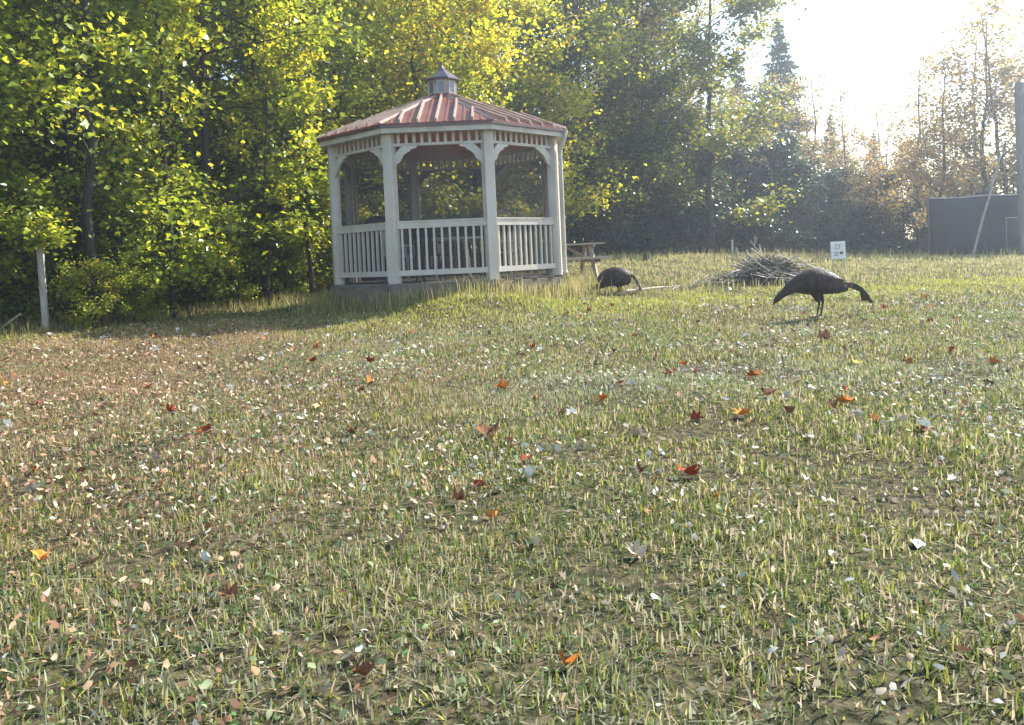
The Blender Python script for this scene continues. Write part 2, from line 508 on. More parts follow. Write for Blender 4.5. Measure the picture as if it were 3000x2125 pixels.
# taller weed stems: turf margins, crest and the gazebo's foot
xs, ys, hs = [], [], []
for _ in range(9000):
    t = RNG.random()
    if t < 0.45:
        y = RNG.uniform(9.5, 19); x = float(edge_x(y)) + RNG.normal(-0.2, 0.35); h = RNG.uniform(0.08, 0.30)
    elif t < 0.70:
        a = RNG.uniform(PI * 1.0, PI * 2.1); q = 2.13 + abs(RNG.normal(0, .28)); x = -1.10 + q * math.cos(a); y = 14.73 + q * math.sin(a); h = RNG.uniform(0.08, 0.40)
    elif t < 0.9:
        x = RNG.uniform(0, 18); y = RNG.uniform(22, 28.5); h = RNG.uniform(0.08, 0.34)
    else:
        x = RNG.normal(4.6, 1.3); y = RNG.normal(14.6, 0.7); h = RNG.uniform(0.06, 0.22)
    xs.append(x); ys.append(y); hs.append(h)
x = np.array(xs); y = np.array(ys); h = np.array(hs)
Vb, Fb = blades(x, y, h, 0.010 + 0.006 * RNG.random(len(x)), RNG, 0.28)
c = np.array([0.30, 0.29, 0.08]) * (0.5 + RNG.random((len(x), 1))); s_ = RNG.random(len(x)) < 0.45
c[s_] = np.array([0.48, 0.38, 0.20]) * (0.6 + 0.6 * RNG.random((s_.sum(), 1)))
weeds = objm('tall_grass', np_mesh('tall_grass', Vb, Fb, M_grass, np.repeat(c, 5, 0)))
tag(weeds, 'taller dry grass stems along the lawn margins and round the gazebo foot', 'tall grass', kind='stuff')

# ------------------------------------------------------------------ leaf litter
def flakes(x, y, size, rng, lift=0.02, tilt=0.5, zadd=None):
    n = len(x); z = T(x, y) + lift * rng.random(n) + 0.006
    if zadd is not None: z = z + zadd
    c0 = np.stack([x, y, z], 1)
    a = rng.uniform(0, 2 * PI, n)
    u = np.stack([np.cos(a), np.sin(a), rng.normal(0, tilt, n)], 1); u /= np.linalg.norm(u, axis=1)[:, None]
    q = rng.normal(0, 1, (n, 3)); q[:, 2] *= tilt
    v = q - (q * u).sum(1)[:, None] * u; v /= np.linalg.norm(v, axis=1)[:, None]
    wv = np.cross(u, v)
    s = size[:, None]; asp = rng.uniform(0.35, 0.8, n)[:, None]
    base = c0 - u * s * 0.5; tip = c0 + u * s * 0.5
    curl = rng.uniform(-0.1, 0.35, n)[:, None]
    def side(sg, lo, hi, wf):
        return c0 + sg * v * s * asp * wf * rng.uniform(.6, 1.1, (n, 1)) + wv * s * curl * 0.5 + u * s * rng.uniform(lo, hi, (n, 1))
    L1 = side(-1, -.36, -.1, .42); L2 = side(-1, .02, .34, .42); R1 = side(1, -.36, -.1, .42); R2 = side(1, .02, .34, .42)
    Vv = np.stack([base, R1, R2, tip, L2, L1], 1).reshape(-1, 3)
    k = np.arange(n)[:, None] * 6
    return Vv, np.concatenate([k + [0, 1, 5], k + [1, 2, 5], k + [5, 2, 4], k + [4, 2, 3]], 0)


M_litter = attr_mat('leaf_litter', 0.15, 0.6, 0.3)
xs, ys, sz = [], [], []
for (y0, y1, dens, s0) in [(0.9, 3.2, 900, 0.019), (3.2, 7, 640, 0.026), (7, 13, 230, 0.038), (13, 27, 9, 0.05)]:
    x, y = grass_points(y0, y1, dens, RNG)
    rgt = np.clip((x / y + 0.05) * 2.2, 0, 1) * np.clip((9 - y) / 3, 0, 1); lft = np.clip((-x / y - 0.15) * 3, 0, 1)
    k = RNG.random(len(x)) < np.clip((vnoise(x + 70, y + 40, 0.8, 21) * 0.6 + vnoise(x + 7, y + 4, 0.25, 22) * 0.4 - 0.38 + 0.22 * rgt + 0.34 * lft) * 2.4, 0.03, 1)
    xs.append(x[k]); ys.append(y[k]); sz.append(s0 * (0.5 + 1.1 * RNG.random(k.sum())))
x = np.concatenate(xs); y = np.concatenate(ys); sz = np.concatenate(sz); n = len(x)
pal = np.array([[0.72, 0.69, 0.62], [0.52, 0.43, 0.30], [0.30, 0.20, 0.11], [0.34, 0.15, 0.08], [0.16, 0.09, 0.05], [0.50, 0.48, 0.40], [0.26, 0.30, 0.15]])
left = np.clip((-x - 1) / 4, 0, 1)
lf = (RNG.random(n) < np.clip((-x / y - 0.12) * 2.2, 0, .8))
pc = pal[RNG.choice(7, n, p=[0.075, 0.19, 0.21, 0.03, 0.115, 0.11, 0.27])] * (0.7 + 0.5 * RNG.random((n, 1)))
pc[lf] = np.array([[0.34, 0.19, 0.10], [0.22, 0.11, 0.06], [0.46, 0.33, 0.20]])[RNG.integers(0, 3, lf.sum())] * (0.5 + 0.8 * RNG.random((lf.sum(), 1)))
Vb, Fb = flakes(x, y, sz, RNG, 0.03, 0.7)
x, y = grass_points(0.9, 9, 420, RNG)
kk = RNG.random(len(x)) < np.clip((vnoise(x + 33, y + 11, 0.8, 31) - 0.35) * 2.5, 0, 1); x, y = x[kk], y[kk]; n = len(x)
Vc, Fc = flakes(x, y, (0.012 + 0.0016 * y) * (0.6 + 0.9 * RNG.random(n)), RNG, 0.035, 0.35)
cc = np.where(RNG.random((n, 1)) < .35, [[0.23, 0.29, 0.15]], [[0.085, 0.145, 0.045]]) * (0.6 + 0.8 * RNG.random((n, 1)))
clover = objm('clover', np_mesh('clover', Vc, Fc, M_grass, np.repeat(cc, 6, 0)))
tag(clover, 'patches of small clover leaves low in the lawn', 'clover', kind='stuff')
litter = objm('leaf_litter', np_mesh('leaf_litter', Vb, Fb, M_litter, np.repeat(pc, 6, 0)))
tag(litter, 'small dry leaf fragments strewn over the lawn', 'leaf litter', kind='stuff')


def maple_leaf_mesh(name, mat, seed, size=1.0, curl=0.25, oval=False):
    rg = random.Random(seed)
    if oval:
        out = [(0, -0.5), (0.17, -0.32), (0.27, -0.05), (0.24, 0.2), (0.1, 0.42), (0, 0.55), (-0.1, 0.42), (-0.24, 0.2), (-0.27, -0.05), (-0.17, -0.32)]
    else:
        out = [(0, -0.45), (0.22, -0.38), (0.5, -0.22), (0.34, -0.02), (0.5, 0.24), (0.25, 0.22), (0.12, 0.34), (0, 0.58), (-0.12, 0.34),
               (-0.25, 0.22), (-0.5, 0.24), (-0.34, -0.02), (-0.5, -0.22), (-0.22, -0.38)]
    vs = [(0, 0, 0)]
    for (a, b) in out:
        a += rg.uniform(-.04, .04); b += rg.uniform(-.04, .04)
        r2 = math.hypot(a, b)
        vs.append((a * size, b * size, size * (curl * (abs(a) * 1.3 + r2 * r2 * 1.2) * rg.uniform(0.6, 1.2))))
    mb = MB(); n = len(out)
    fs = [(0, i + 1, (i + 1) % n + 1) for i in range(n)]
    mb.add(vs, fs)
    # stem
    mb.add([(-.012 * size, -.44 * size, .01), (.012 * size, -.44 * size, .01), (0.03 * size, -.8 * size, 0.05 * size)], [(0, 1, 2)])
    return mb.mesh(name, mat)


def leafy(name, c1, c2):
    return surf_mat(name, c1, c2, 0.85, 14, 0.4, 0.08, rvar=0.22)


LM = {'pale': leafy('pale_leaf', (0.66, 0.60, 0.50), (0.82, 0.77, 0.67)), 'tan': leafy('tan_leaf', (0.42, 0.32, 0.20), (0.60, 0.50, 0.36)),
      'orange': leafy('orange_leaf', (0.50, 0.13, 0.025), (0.66, 0.25, 0.05)), 'red': leafy('red_leaf', (0.28, 0.04, 0.025), (0.42, 0.09, 0.04)),
      'brown': leafy('brown_leaf', (0.15, 0.07, 0.035), (0.28, 0.14, 0.07)), 'yellow': leafy('yellow_leaf', (0.55, 0.40, 0.06), (0.68, 0.52, 0.12))}
leafmesh = {}
for k, m in LM.items():
    leafmesh[k] = [maple_leaf_mesh('fallen_leaf', m, len(k) * 7 + i, 1.0, 0.45 + 0.3 * i, oval=(i == 2 or k == 'pale' and i > 0)) for i in range(3)]


def put_leaf(k, x, y, size, label, group=None, var=0, rz=None, tilt=0.35):
    o = objm('fallen_leaf', leafmesh[k][var])
    o.location = (x, y, float(T(x, y)) + 0.028 + size * 0.08)
    o.location.z -= 0.022
    size *= 0.8
    o.scale = (size,) * 3
    o.rotation_euler = (random.gauss(0, tilt), random.gauss(0, tilt), rz if rz is not None else random.uniform(0, 6.28))
    tag(o, label, 'leaf', group)
    return o


# big single leaves the eye picks out (x, y on the ground)
for k, x, y, s, lab in [
    ('orange', -0.10, 5.27, 0.145, 'large bright orange leaf in the middle of the lawn below the gazebo centre'),
    ('orange', -4.17, 6.55, 0.10, 'single vivid orange leaf on the dry brown turf at far left'),
    ('brown', -0.16, 3.85, 0.16, 'crumpled red-brown leaf, the largest one on the lower middle of the lawn'),
    ('orange', 1.52, 5.25, 0.15, 'upright orange-brown leaf on the right lawn in front of the near turkey'),
    ('red', 1.00, 5.35, 0.11, 'curled dark red leaf left of the upright orange-brown leaf'),
    ('yellow', 2.30, 5.55, 0.13, 'yellow-orange leaf near the right side of the lawn'),
    ('red', -1.73, 6.95, 0.12, 'dark red leaf left of centre, leftmost of the two dark red ones below the gazebo'),
    ('red', -1.22, 6.75, 0.13, 'dark red leaf below the gazebo, rightmost of the two dark red ones'),
    ('orange', 1.08, 3.95, 0.11, 'small orange leaf low on the right lawn among pale grey fragments'),
    ('orange', 1.68, 4.2, 0.13, 'broad orange leaf at lower right with a brown one touching it'),
    ('brown', 1.35, 4.45, 0.12, 'brown leaf just left of the broad orange leaf at lower right'),
    ('pale', -2.31, 8.35, 0.12, 'white oval leaf on the turf well left of the gazebo shadow, near the yellow strip'),
    ('pale', 0.28, 4.32, 0.09, 'white leaf lying flat right of the crumpled red-brown leaf'),
    ('red', 4.35, 9.6, 0.12, 'small red leaf on the grass behind the tail of the near turkey'),
    ('brown', 2.60, 6.9, 0.17, 'reddish brown leaf clump on the grass in front of the near turkey'),
    ('red', 0.62, 3.0, 0.11, 'red leaf near the bottom middle of the lawn'),
    ('yellow', -1.18, 4.9, 0.10, 'mustard yellow leaf left of centre on the green turf')]:
    put_leaf(k, x, y, s, lab, var=0)
rg = random.Random(4)
GL = {'pale': ('whitish curled leaf scattered on the lawn', 'whitish fallen leaves on the lawn'),
      'tan': ('tan dry leaf scattered on the lawn', 'tan fallen leaves on the lawn'),
      'orange': ('small orange leaf scattered on the lawn', 'small orange fallen leaves on the lawn'),
      'brown': ('small brown leaf scattered on the lawn', 'small brown fallen leaves on the lawn'),
      'red': ('small dark red leaf scattered on the lawn', 'small dark red fallen leaves on the lawn')}
cnt = 0
while cnt < 282:
    y = 1.6 + 10.5 * rg.random() ** 0.8; x = rg.uniform(-0.62 * y - 0.2, 0.62 * y + 0.2)
    if x < float(edge_x(y)) + .2 or (x < -0.4 * y and False): continue
    leftness = x / y
    u = rg.random()
    if leftness < -0.1: k = 'pale' if u < .34 else 'tan' if u < .62 else 'brown' if u < .78 else 'orange' if u < .88 else 'red'
    else: k = 'pale' if u < .22 else 'tan' if u < .52 else 'brown' if u < .76 else 'orange' if u < .88 else 'red'
    s = rg.uniform(0.045, 0.085) * (1 + 0.035 * y)
    put_leaf(k, x, y, s * rg.uniform(.7, 1.1), GL[k][0], GL[k][1], var=rg.choice([1, 2] if k == 'pale' else [0, 1, 2]), tilt=0.55)
    cnt += 1


# ------------------------------------------------------------------ trees
def leaf_cloud(centers, sig, nper, size, rng, upbias=0.6, droop=0.0):
    """quads (2 triangles) of leaf shape scattered round the centres"""
    C = np.repeat(np.asarray(centers, float), nper, 0); n = len(C)
    sg = np.repeat(np.asarray(sig, float), nper)[:, None]
    P = C + rng.normal(0, 1, (n, 3)) * sg * np.array([1, 1, 0.62])
    nrm = rng.normal(0, 1, (n, 3)); nrm[:, 2] = np.abs(nrm[:, 2]) + upbias
    nrm /= np.linalg.norm(nrm, axis=1)[:, None]
    u = rng.normal(0, 1, (n, 3)); u[:, 2] -= droop
    u -= (u * nrm).sum(1)[:, None] * nrm; u /= np.linalg.norm(u, axis=1)[:, None]
    v = np.cross(nrm, u)
    s = (size * (0.6 + 0.8 * rng.random(n)))[:, None]; asp = rng.uniform(0.55, 0.95, n)[:, None]
    fold = rng.uniform(0.02, 0.3, n)[:, None]
    base = P - u * s * 0.5; tip = P + u * s * 0.5 - nrm * s * 0.1
    L_ = P - v * s * asp * 0.5 + nrm * s * fold * .5 - u * s * .1; R_ = P + v * s * asp * 0.5 + nrm * s * fold * .5 - u * s * .1
    Vv = np.stack([base, R_, tip, L_], 1).reshape(-1, 3)
    k = np.arange(n)[:, None] * 4
    return Vv, np.concatenate([k + [0, 1, 2], k + [0, 2, 3]], 0)


def wig(p0, p1, n, amp, rg):
    p0 = Vector(p0); p1 = Vector(p1); out = []
    for i in range(n + 1):
        t = i / n; a = amp * math.sin(PI * t)
        out.append(p0.lerp(p1, t) + Vector((rg.uniform(-a, a), rg.uniform(-a, a), rg.uniform(-a, a) * .5)))
    return out


def make_tree(seed, H, crown_lo, Rc, tr, nlimb, nper, leaf, sig, mat_leaf, mat_bark, lean=0.0, sub=4, upright=0.5, sparse_top=1.0):
    rg = random.Random(seed); rng = np.random.default_rng(seed)
    mb = MB()
    top = Vector((rg.uniform(-lean, lean), rg.uniform(-lean, lean), H))
    tp = wig((0, 0, -0.15), top, 9, 0.03 * H * .5, rg)
    mb.tube(tp, [tr * (1.25 if i == 0 else 1) * (1 - 0.88 * (i / 9)) + 0.006 for i in range(10)], 7)
    C, SG = [], []
    for i in range(nlimb):
        t = crown_lo / H + (0.97 - crown_lo / H) * (i + rg.random()) / nlimb
        k = min(int(t * 9), 8); fr = t * 9 - k; p = tp[k].lerp(tp[k + 1], fr)
        prof = math.sin(PI * min(1, (0.16 + 0.84 * (t - crown_lo / H) / (1 - crown_lo / H)) ** 0.8)) ** 0.6
        L_ = Rc * (0.45 + 0.75 * prof) * rg.uniform(0.6, 1.15)
        a = rg.uniform(0, 2 * PI)
        d = Vector((math.cos(a), math.sin(a), upright * rg.uniform(0.5, 1.4))).normalized()
        q = p + d * L_
        lp = wig(p, q, 4, 0.09 * L_, rg)
        r0 = max(0.010, tr * 0.42 * (1 - t * 0.7))
        mb.tube(lp, [r0, r0 * .8, r0 * .6, r0 * .4, r0 * .2], 5, False)
        C.append(lp[-1]); SG.append(sig * .9)
        for j in range(sub):
            tt = rg.uniform(0.3, 0.95); kk = min(int(tt * 4), 3); b = lp[kk].lerp(lp[kk + 1], tt * 4 - kk)
            dd = (d + Vector((rg.uniform(-1, 1), rg.uniform(-1, 1), rg.uniform(-.4, .8)))).normalized()
            e = b + dd * L_ * rg.uniform(0.25, 0.55)
            mb.tube([b, b.lerp(e, .5) + Vector((0, 0, .03)), e], [r0 * .4, r0 * .28, 0.004], 4, False)
            C.append(e); SG.append(sig * rg.uniform(.6, 1.2))
            C.append(b.lerp(e, .5)); SG.append(sig * .6)
    nn = np.maximum(2, (nper * rng.uniform(0.35, 1.6, len(C))).astype(int))
    Cz = np.array([c[:] for c in C])
    nn = np.maximum(1, (nn * (1 - (1 - sparse_top) * np.clip((Cz[:, 2] - 0.45 * H) / (0.5 * H), 0, 1))).astype(int))
    Cr = np.repeat(Cz, nn, 0); Sr = np.repeat(np.array(SG), nn)
    Vb, Fb = leaf_cloud(Cr, Sr, 1, leaf, rng)
    return mb.mesh('trunk', mat_bark, True), np_mesh('crown', Vb, Fb, mat_leaf)


def tree_thing(name, meshes, x, y, rz, sc, label, cat, group=None, zs=1.0):
    t = thing(name, label, cat, (x, y, float(T(x, y)) - 0.03), rz, group)
    t.scale = (sc, sc, sc * zs)
    objm('trunk', meshes[0], t); objm('crown', meshes[1], t)
    return t


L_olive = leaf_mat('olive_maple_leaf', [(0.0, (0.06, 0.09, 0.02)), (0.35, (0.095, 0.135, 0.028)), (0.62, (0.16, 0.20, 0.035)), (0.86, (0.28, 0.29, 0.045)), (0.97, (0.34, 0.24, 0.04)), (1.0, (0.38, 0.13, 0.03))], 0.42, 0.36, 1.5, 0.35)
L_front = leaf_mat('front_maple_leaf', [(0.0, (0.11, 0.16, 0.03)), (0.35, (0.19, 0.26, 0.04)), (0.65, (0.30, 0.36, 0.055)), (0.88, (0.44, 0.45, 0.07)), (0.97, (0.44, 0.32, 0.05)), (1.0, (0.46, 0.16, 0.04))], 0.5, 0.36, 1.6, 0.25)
L_bright = leaf_mat('yellow_green_leaf', [(0.0, (0.11, 0.17, 0.03)), (0.3, (0.21, 0.28, 0.035)), (0.6, (0.36, 0.39, 0.045)), (0.85, (0.48, 0.43, 0.045)), (1.0, (0.54, 0.32, 0.04))], 0.55, 0.36, 1.7, 0.3)
L_pale = leaf_mat('pale_olive_leaf', [(0.0, (0.09, 0.11, 0.04)), (0.4, (0.17, 0.19, 0.06)), (0.7, (0.29, 0.27, 0.08)), (0.9, (0.40, 0.28, 0.10)), (1.0, (0.42, 0.20, 0.08))], 0.45, 0.4, 1.4, 0.35)
L_autumn = leaf_mat('autumn_leaf', [(0.0, (0.17, 0.19, 0.09)), (0.3, (0.30, 0.27, 0.14)), (0.6, (0.40, 0.31, 0.18)), (0.85, (0.44, 0.27, 0.16)), (1.0, (0.40, 0.18, 0.12))], 0.42, 0.45, 1.25, 0.4)
L_dark = leaf_mat('dark_evergreen_leaf', [(0.0, (0.03, 0.06, 0.04)), (0.5, (0.05, 0.09, 0.055)), (0.85, (0.08, 0.12, 0.065)), (1.0, (0.13, 0.16, 0.07))], 0.25, 0.4, 1.2, 0.4)
L_under = leaf_mat('undergrowth_leaf', [(0.0, (0.06, 0.10, 0.025)), (0.4, (0.11, 0.16, 0.035)), (0.75, (0.19, 0.24, 0.05)), (1.0, (0.36, 0.33, 0.08))], 0.4, 0.4, 1.4, 0.4)

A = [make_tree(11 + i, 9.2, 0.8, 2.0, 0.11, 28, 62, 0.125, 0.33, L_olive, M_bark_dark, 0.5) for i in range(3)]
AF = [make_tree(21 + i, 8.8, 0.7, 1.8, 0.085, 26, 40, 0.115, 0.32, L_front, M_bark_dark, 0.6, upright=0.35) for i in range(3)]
B = [make_tree(31 + i, 8.6, 0.6, 2.0, 0.09, 28, 44, 0.12, 0.34, L_bright, M_bark_dark, 0.6, sparse_top=0.8) for i in range(2)]
Cc = [make_tree(41 + i, 10.6, 1.6, 2.0, 0.10, 28, 34, 0.13, 0.36, L_pale, M_bark_dark, 0.7, upright=0.9, sparse_top=0.45) for i in range(2)]
D = [make_tree(51 + i, 8.2, 1.0, 1.7, 0.09, 24, 26, 0.12, 0.34, L_autumn, M_bark, 0.6, upright=0.9, sparse_top=0.4) for i in range(2)]
SH = [make_tree(61 + i, 2.1, 0.1, 0.85, 0.025, 14, 46, 0.085, 0.20, L_front, M_bark_dark, 0.3, sub=3, upright=1.0) for i in range(2)]
SP = [make_tree(71 + i, 6.4, 2.2, 0.8, 0.045, 12, 22, 0.10, 0.22, L_bright, M_bark_dark, 0.5, sub=3, upright=0.8) for i in range(2)]
SB = make_tree(77, 9.0, 2.2, 1.3, 0.085, 16, 26, 0.12, 0.28, L_front, M_bark_dark, 0.15, sub=3, upright=0.5)
EV = make_tree(81, 4.6, 0.2, 1.25, 0.06, 34, 62, 0.13, 0.27, L_dark, M_bark_dark, 0.2, sub=3, upright=0.12)

ORD = ['leftmost', 'second', 'third', 'fourth', 'fifth', 'sixth', 'seventh', 'eighth', 'ninth', 'tenth', 'eleventh', 'twelfth', 'thirteenth', 'fourteenth', 'fifteenth', 'sixteenth', 'seventeenth', 'eighteenth']


def number_group(group, noun):
    obs = [o for o in COL.objects if o.get('group') == group]
    obs.sort(key=lambda o: o.location.x / o.location.y)
    if len(obs) > len(ORD): return
    for i, o in enumerate(obs):
        o['label'] = (ORD[i] + ' ' if i == 0 else ORD[i] + ' from the left ') + 'of the ' + noun


rg = random.Random(9)
k = 0
rows = [('front edge', 0.95, 'olive green maple at the front edge of the woods left of the gazebo', 'maples at the front edge of the left woods'),
        ('mid', 2.9, 'shaded maple in the middle of the woods left of the gazebo', 'maples inside the left woods'),
        ('deep', 5.2, 'shaded maple deep in the woods left of the gazebo', 'maples deep in the left woods'),
        ('deep', 7.8, 'shaded maple deep in the woods left of the gazebo', 'maples deep in the left woods')]
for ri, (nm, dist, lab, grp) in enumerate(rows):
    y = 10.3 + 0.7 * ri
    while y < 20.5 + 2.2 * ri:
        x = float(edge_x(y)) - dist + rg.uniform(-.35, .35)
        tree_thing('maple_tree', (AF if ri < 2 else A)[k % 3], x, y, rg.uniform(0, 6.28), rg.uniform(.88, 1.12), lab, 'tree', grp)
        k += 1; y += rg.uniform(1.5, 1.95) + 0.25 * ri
for i, (x, y, s) in enumerate([(-3.9, 20.6, .98), (-2.3, 20.9, 1.0), (-0.7, 21.4, .95), (0.6, 23.2, .97), (-3.1, 22.6, 1.05), (-1.4, 23.2, 1.08),
                               (-0.2, 25.0, 1.1), (-4.6, 23.6, 1.1), (-2.6, 25.4, 1.15), (1.7, 25.9, 1.0)]):
    tree_thing('maple_tree', B[i % 2], x, y, rg.uniform(0, 6.28), s, 'yellow green maple standing right behind the gazebo', 'tree', 'yellow green maples behind the gazebo')
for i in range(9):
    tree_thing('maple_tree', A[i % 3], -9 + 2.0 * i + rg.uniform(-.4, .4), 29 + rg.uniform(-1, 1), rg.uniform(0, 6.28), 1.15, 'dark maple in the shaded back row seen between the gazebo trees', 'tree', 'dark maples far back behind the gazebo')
for i, (x, y, s) in enumerate([(2.4, 29.0, 1.02), (3.9, 29.8, 1.0), (5.3, 30.4, 1.03), (6.6, 31.2, .97), (3.1, 32.5, 1.1), (4.8, 33.2, 1.1), (7.9, 32.4, .74), (6.4, 34.5, 1.0), (8.9, 34.0, .60)]):
    tree_thing('thin_tree', Cc[i % 2], x, y, rg.uniform(0, 6.28), s, 'tall thin leaved tree beyond the lawn crest right of the gazebo', 'tree', 'tall thin trees right of the gazebo')
for i, (x, y, s) in enumerate([(9.9, 37, .92), (11.3, 38, .98), (12.6, 37.5, .9), (14.6, 38.5, 1.0), (16.2, 39, .95), (17.8, 38, .86), (19.4, 38, .84), (10.6, 40, .95), (21, 38, .85), (12.0, 33.6, .58), (13.6, 33.2, .62), (15.2, 33.8, .66), (16.9, 34.0, .6), (10.2, 33.8, .6), (18.6, 34, .62)]):
    tree_thing('autumn_tree', D[i % 2], x, y, rg.uniform(0, 6.28), s, 'low tan and orange tree in the far treeline behind the brush pile', 'tree', 'low autumn trees of the far treeline')
for i, (x, y, s) in enumerate([(15.0, 28.8, .82), (16.3, 28.2, 1.0), (17.6, 28.6, 1.05), (18.9, 28.4, .95), (17.0, 30.5, 1.0), (15.6, 31.4, .88), (19.6, 30.6, 1.05)]):
    tree_thing('autumn_tree', D[(i + 1) % 2], x, y, rg.uniform(0, 6.28), s, 'orange leaved tree rising behind the dark fabric fence', 'tree', 'orange leaved trees behind the dark fence')
for i in range(17):
    x = 2.2 + i * 1.1 + rg.uniform(-.3, .3); y = 31.0 + 0.25 * i + rg.uniform(-1, 1)
    tree_thing('evergreen_tree', EV, x, y, rg.uniform(0, 6.28), rg.uniform(.75, 1.12) * (1 if i < 9 else .72), 'dense dark evergreen under the taller trees beyond the lawn', 'tree', 'dark evergreens beyond the lawn')
for i in range(14):
    x = 24 + i * 3.0 + rg.uniform(-1, 1); y = 33 - 1.2 * i + rg.uniform(-1, 1)
    if i < 7: tree_thing('autumn_tree', D[i % 2], x, y, rg.uniform(0, 6.28), 1.1, 'orange leaved tree standing off the right end of the fence', 'tree', 'orange trees off the right end of the fence')
for i in range(16):
    x = -17 + 0.95 * i + rg.uniform(-.4, .4); y = 19.5 + 0.62 * i + rg.uniform(-.8, .8)
    tree_thing('evergreen_tree', EV, x, y, rg.uniform(0, 6.28), rg.uniform(1.0, 1.3), 'dark evergreen filling the gaps deep in the left woods', 'tree', 'dark evergreens deep in the left woods')
for i in range(9):
    tree_thing('evergreen_tree', EV, -4.5 + 1.3 * i, 27.2 + rg.uniform(-.5, .5) + .35 * i, rg.uniform(0, 6.28), rg.uniform(.85, 1.1), 'dark evergreen deep behind the gazebo', 'tree', 'dark evergreens deep behind the gazebo')
# thin dark stemmed saplings in front of the woods
for x, y, s, zs, rz, lab in [(-6.62, 12.95, 1.0, 1.0, 0.4, 'thick dark trunk at the far left of the woods'),
                             (-5.77, 13.9, 1.1, 1.1, 2.0, 'straight dark sapling left of centre in the left woods'),
                             (-4.65, 15.6, .8, 1.1, 4.0, 'slim black sapling midway between the straight sapling and the gazebo'),
                             (-4.05, 16.5, .95, 1.12, 1.1, 'curved dark sapling close to the left side of the gazebo'),
                             (-8.3, 13.9, .75, 1.2, 5.1, 'slender sapling behind the white post')]:
    tree_thing('sapling', SB if x < -6 and y < 13.5 else SP[0], x, y, rz, s, lab, 'tree', zs=zs)
# shrubs along the woodland edge
i = 0
y = 10.4
while y < 19.8:
    x = float(edge_x(y)) - 0.42 + rg.uniform(-.2, .2)
    if not 11.2 < y < 12.5:
        tree_thing('shrub', SH[i % 2], x, y, rg.uniform(0, 6.28), rg.uniform(.5, 1.1), 'low leafy shrub at the foot of the left woods', 'shrub', 'low shrubs at the foot of the left woods')
    i += 1; y += rg.uniform(.5, .75)
for x, y, s, lab in [(-6.5, 12.7, .46, 'leafy shrub hiding the foot of the thick dark trunk right of the white post'), (-6.05, 13.05, .38, 'smaller leafy shrub just right of the one hiding the thick dark trunk')]:
    tree_thing('shrub', SH[0], x, y, rg.uniform(0, 6.28), s, lab, 'shrub')
for x, y, s in [(-3.3, 18.3, .8), (-3.0, 19.2, .9), (-2.2, 19.5, .7), (-.9, 19.9, .8), (.3, 20.8, .7)]:
    tree_thing('shrub', SH[i % 2], x, y, rg.uniform(0, 6.28), s, 'leafy shrub standing behind the gazebo', 'shrub', 'shrubs behind the gazebo'); i += 1
# ground cover under the woods
n = 26000
y = RNG.uniform(8, 29, n); x = edge_x(y) - np.abs(RNG.normal(0, 4.0, n)) - 0.05
zz = np.abs(RNG.normal(0, 0.28, n)) * np.clip((edge_x(y) - x) / .8, 0.2, 1)
Vb, Fb = flakes(x, y, 0.06 + 0.07 * RNG.random(n), RNG, 0.02, 0.7, zz)
under = objm('undergrowth', np_mesh('undergrowth', Vb, Fb, L_under)); tag(under, 'dark leafy ground cover beneath the woods', 'undergrowth', kind='stuff')


for gname in ['maples at the front edge of the left woods', 'yellow green maples behind the gazebo', 'tall thin trees right of the gazebo', 'low autumn trees of the far treeline',
              'orange leaved trees behind the dark fence', 'dark evergreens beyond the lawn', 'low shrubs at the foot of the left woods', 'shrubs behind the gazebo']:
    number_group(gname, gname)


# spruces
def make_spruce(seed, H, Rb):
    rg = random.Random(seed); rng = np.random.default_rng(seed); mb = MB()
    mb.tube([(0, 0, -.2), (0, 0, H * .5), (0, 0, H)], [0.16, 0.09, 0.012], 7)
    P = []; U = []
    z = 0.8
    while z < H - .1:
        t = z / H; Lr = Rb * (1 - t) ** 0.85 * rg.uniform(.75, 1.15) + .06
        for j in range(7):
            a = rg.uniform(0, 2 * PI); L_ = Lr * rg.uniform(.7, 1.15)
            p = Vector((0, 0, z)); q = p + Vector((math.cos(a) * L_, math.sin(a) * L_, -0.25 * L_ + .05)); mb.tube([p, q], [.02 * (1 - t) + .004, .003], 4, False)
            m = max(8, int(70 * L_))
            for s in range(m):
                f = rg.random() ** .7; c = p.lerp(q, f) + Vector((rg.gauss(0, .09 * L_ + .02), rg.gauss(0, .09 * L_ + .02), rg.gauss(-.05, .05)))
                P.append(c[:]); 
        z += rg.uniform(.16, .26)
    P = np.array(P)
    Vb, Fb = leaf_cloud(P, np.full(len(P), .03), 1, 0.13, rng, 0.2, 0.8)
    return mb.mesh('trunk', M_bark, True), np_mesh('crown', Vb, Fb, L_dark)


SPR = make_spruce(5, 11.9, 3.0)
tree_thing('spruce_tree', SPR, 13.5, 40.2, 0, 1.0, 'tall pointed dark spruce rising above the far treeline', 'tree')
tree_thing('spruce_tree', SPR, 11.65, 41, 2.2, .88, 'shorter pointed spruce left of the tall one in the far treeline', 'tree')
tree_thing('spruce_tree', SPR, 12.4, 44, 1.2, .72, 'small spruce between the two pointed ones in the far treeline', 'tree')
tree_thing('spruce_tree', SPR, 16.6, 42, 3.2, .62, 'low broad spruce right of the tall pointed one in the far treeline', 'tree')
tree_thing('spruce_tree', SPR, 19.2, 43, 4.2, .55, 'lowest spruce of the far treeline, the one nearest the dark fence', 'tree')

# ------------------------------------------------------------------ gazebo
GXc, GYc, GYAW, DZ = -1.10, 14.73, 0.0164, 0.50
g = thing('gazebo', 'white octagonal screened gazebo with red metal roof and cupola', 'gazebo', (GXc, GYc, 0), GYAW)
a_side = 1.55
Rp = a_side / 2 / math.sin(PI / 8); AP = a_side / 2 / math.tan(PI / 8)


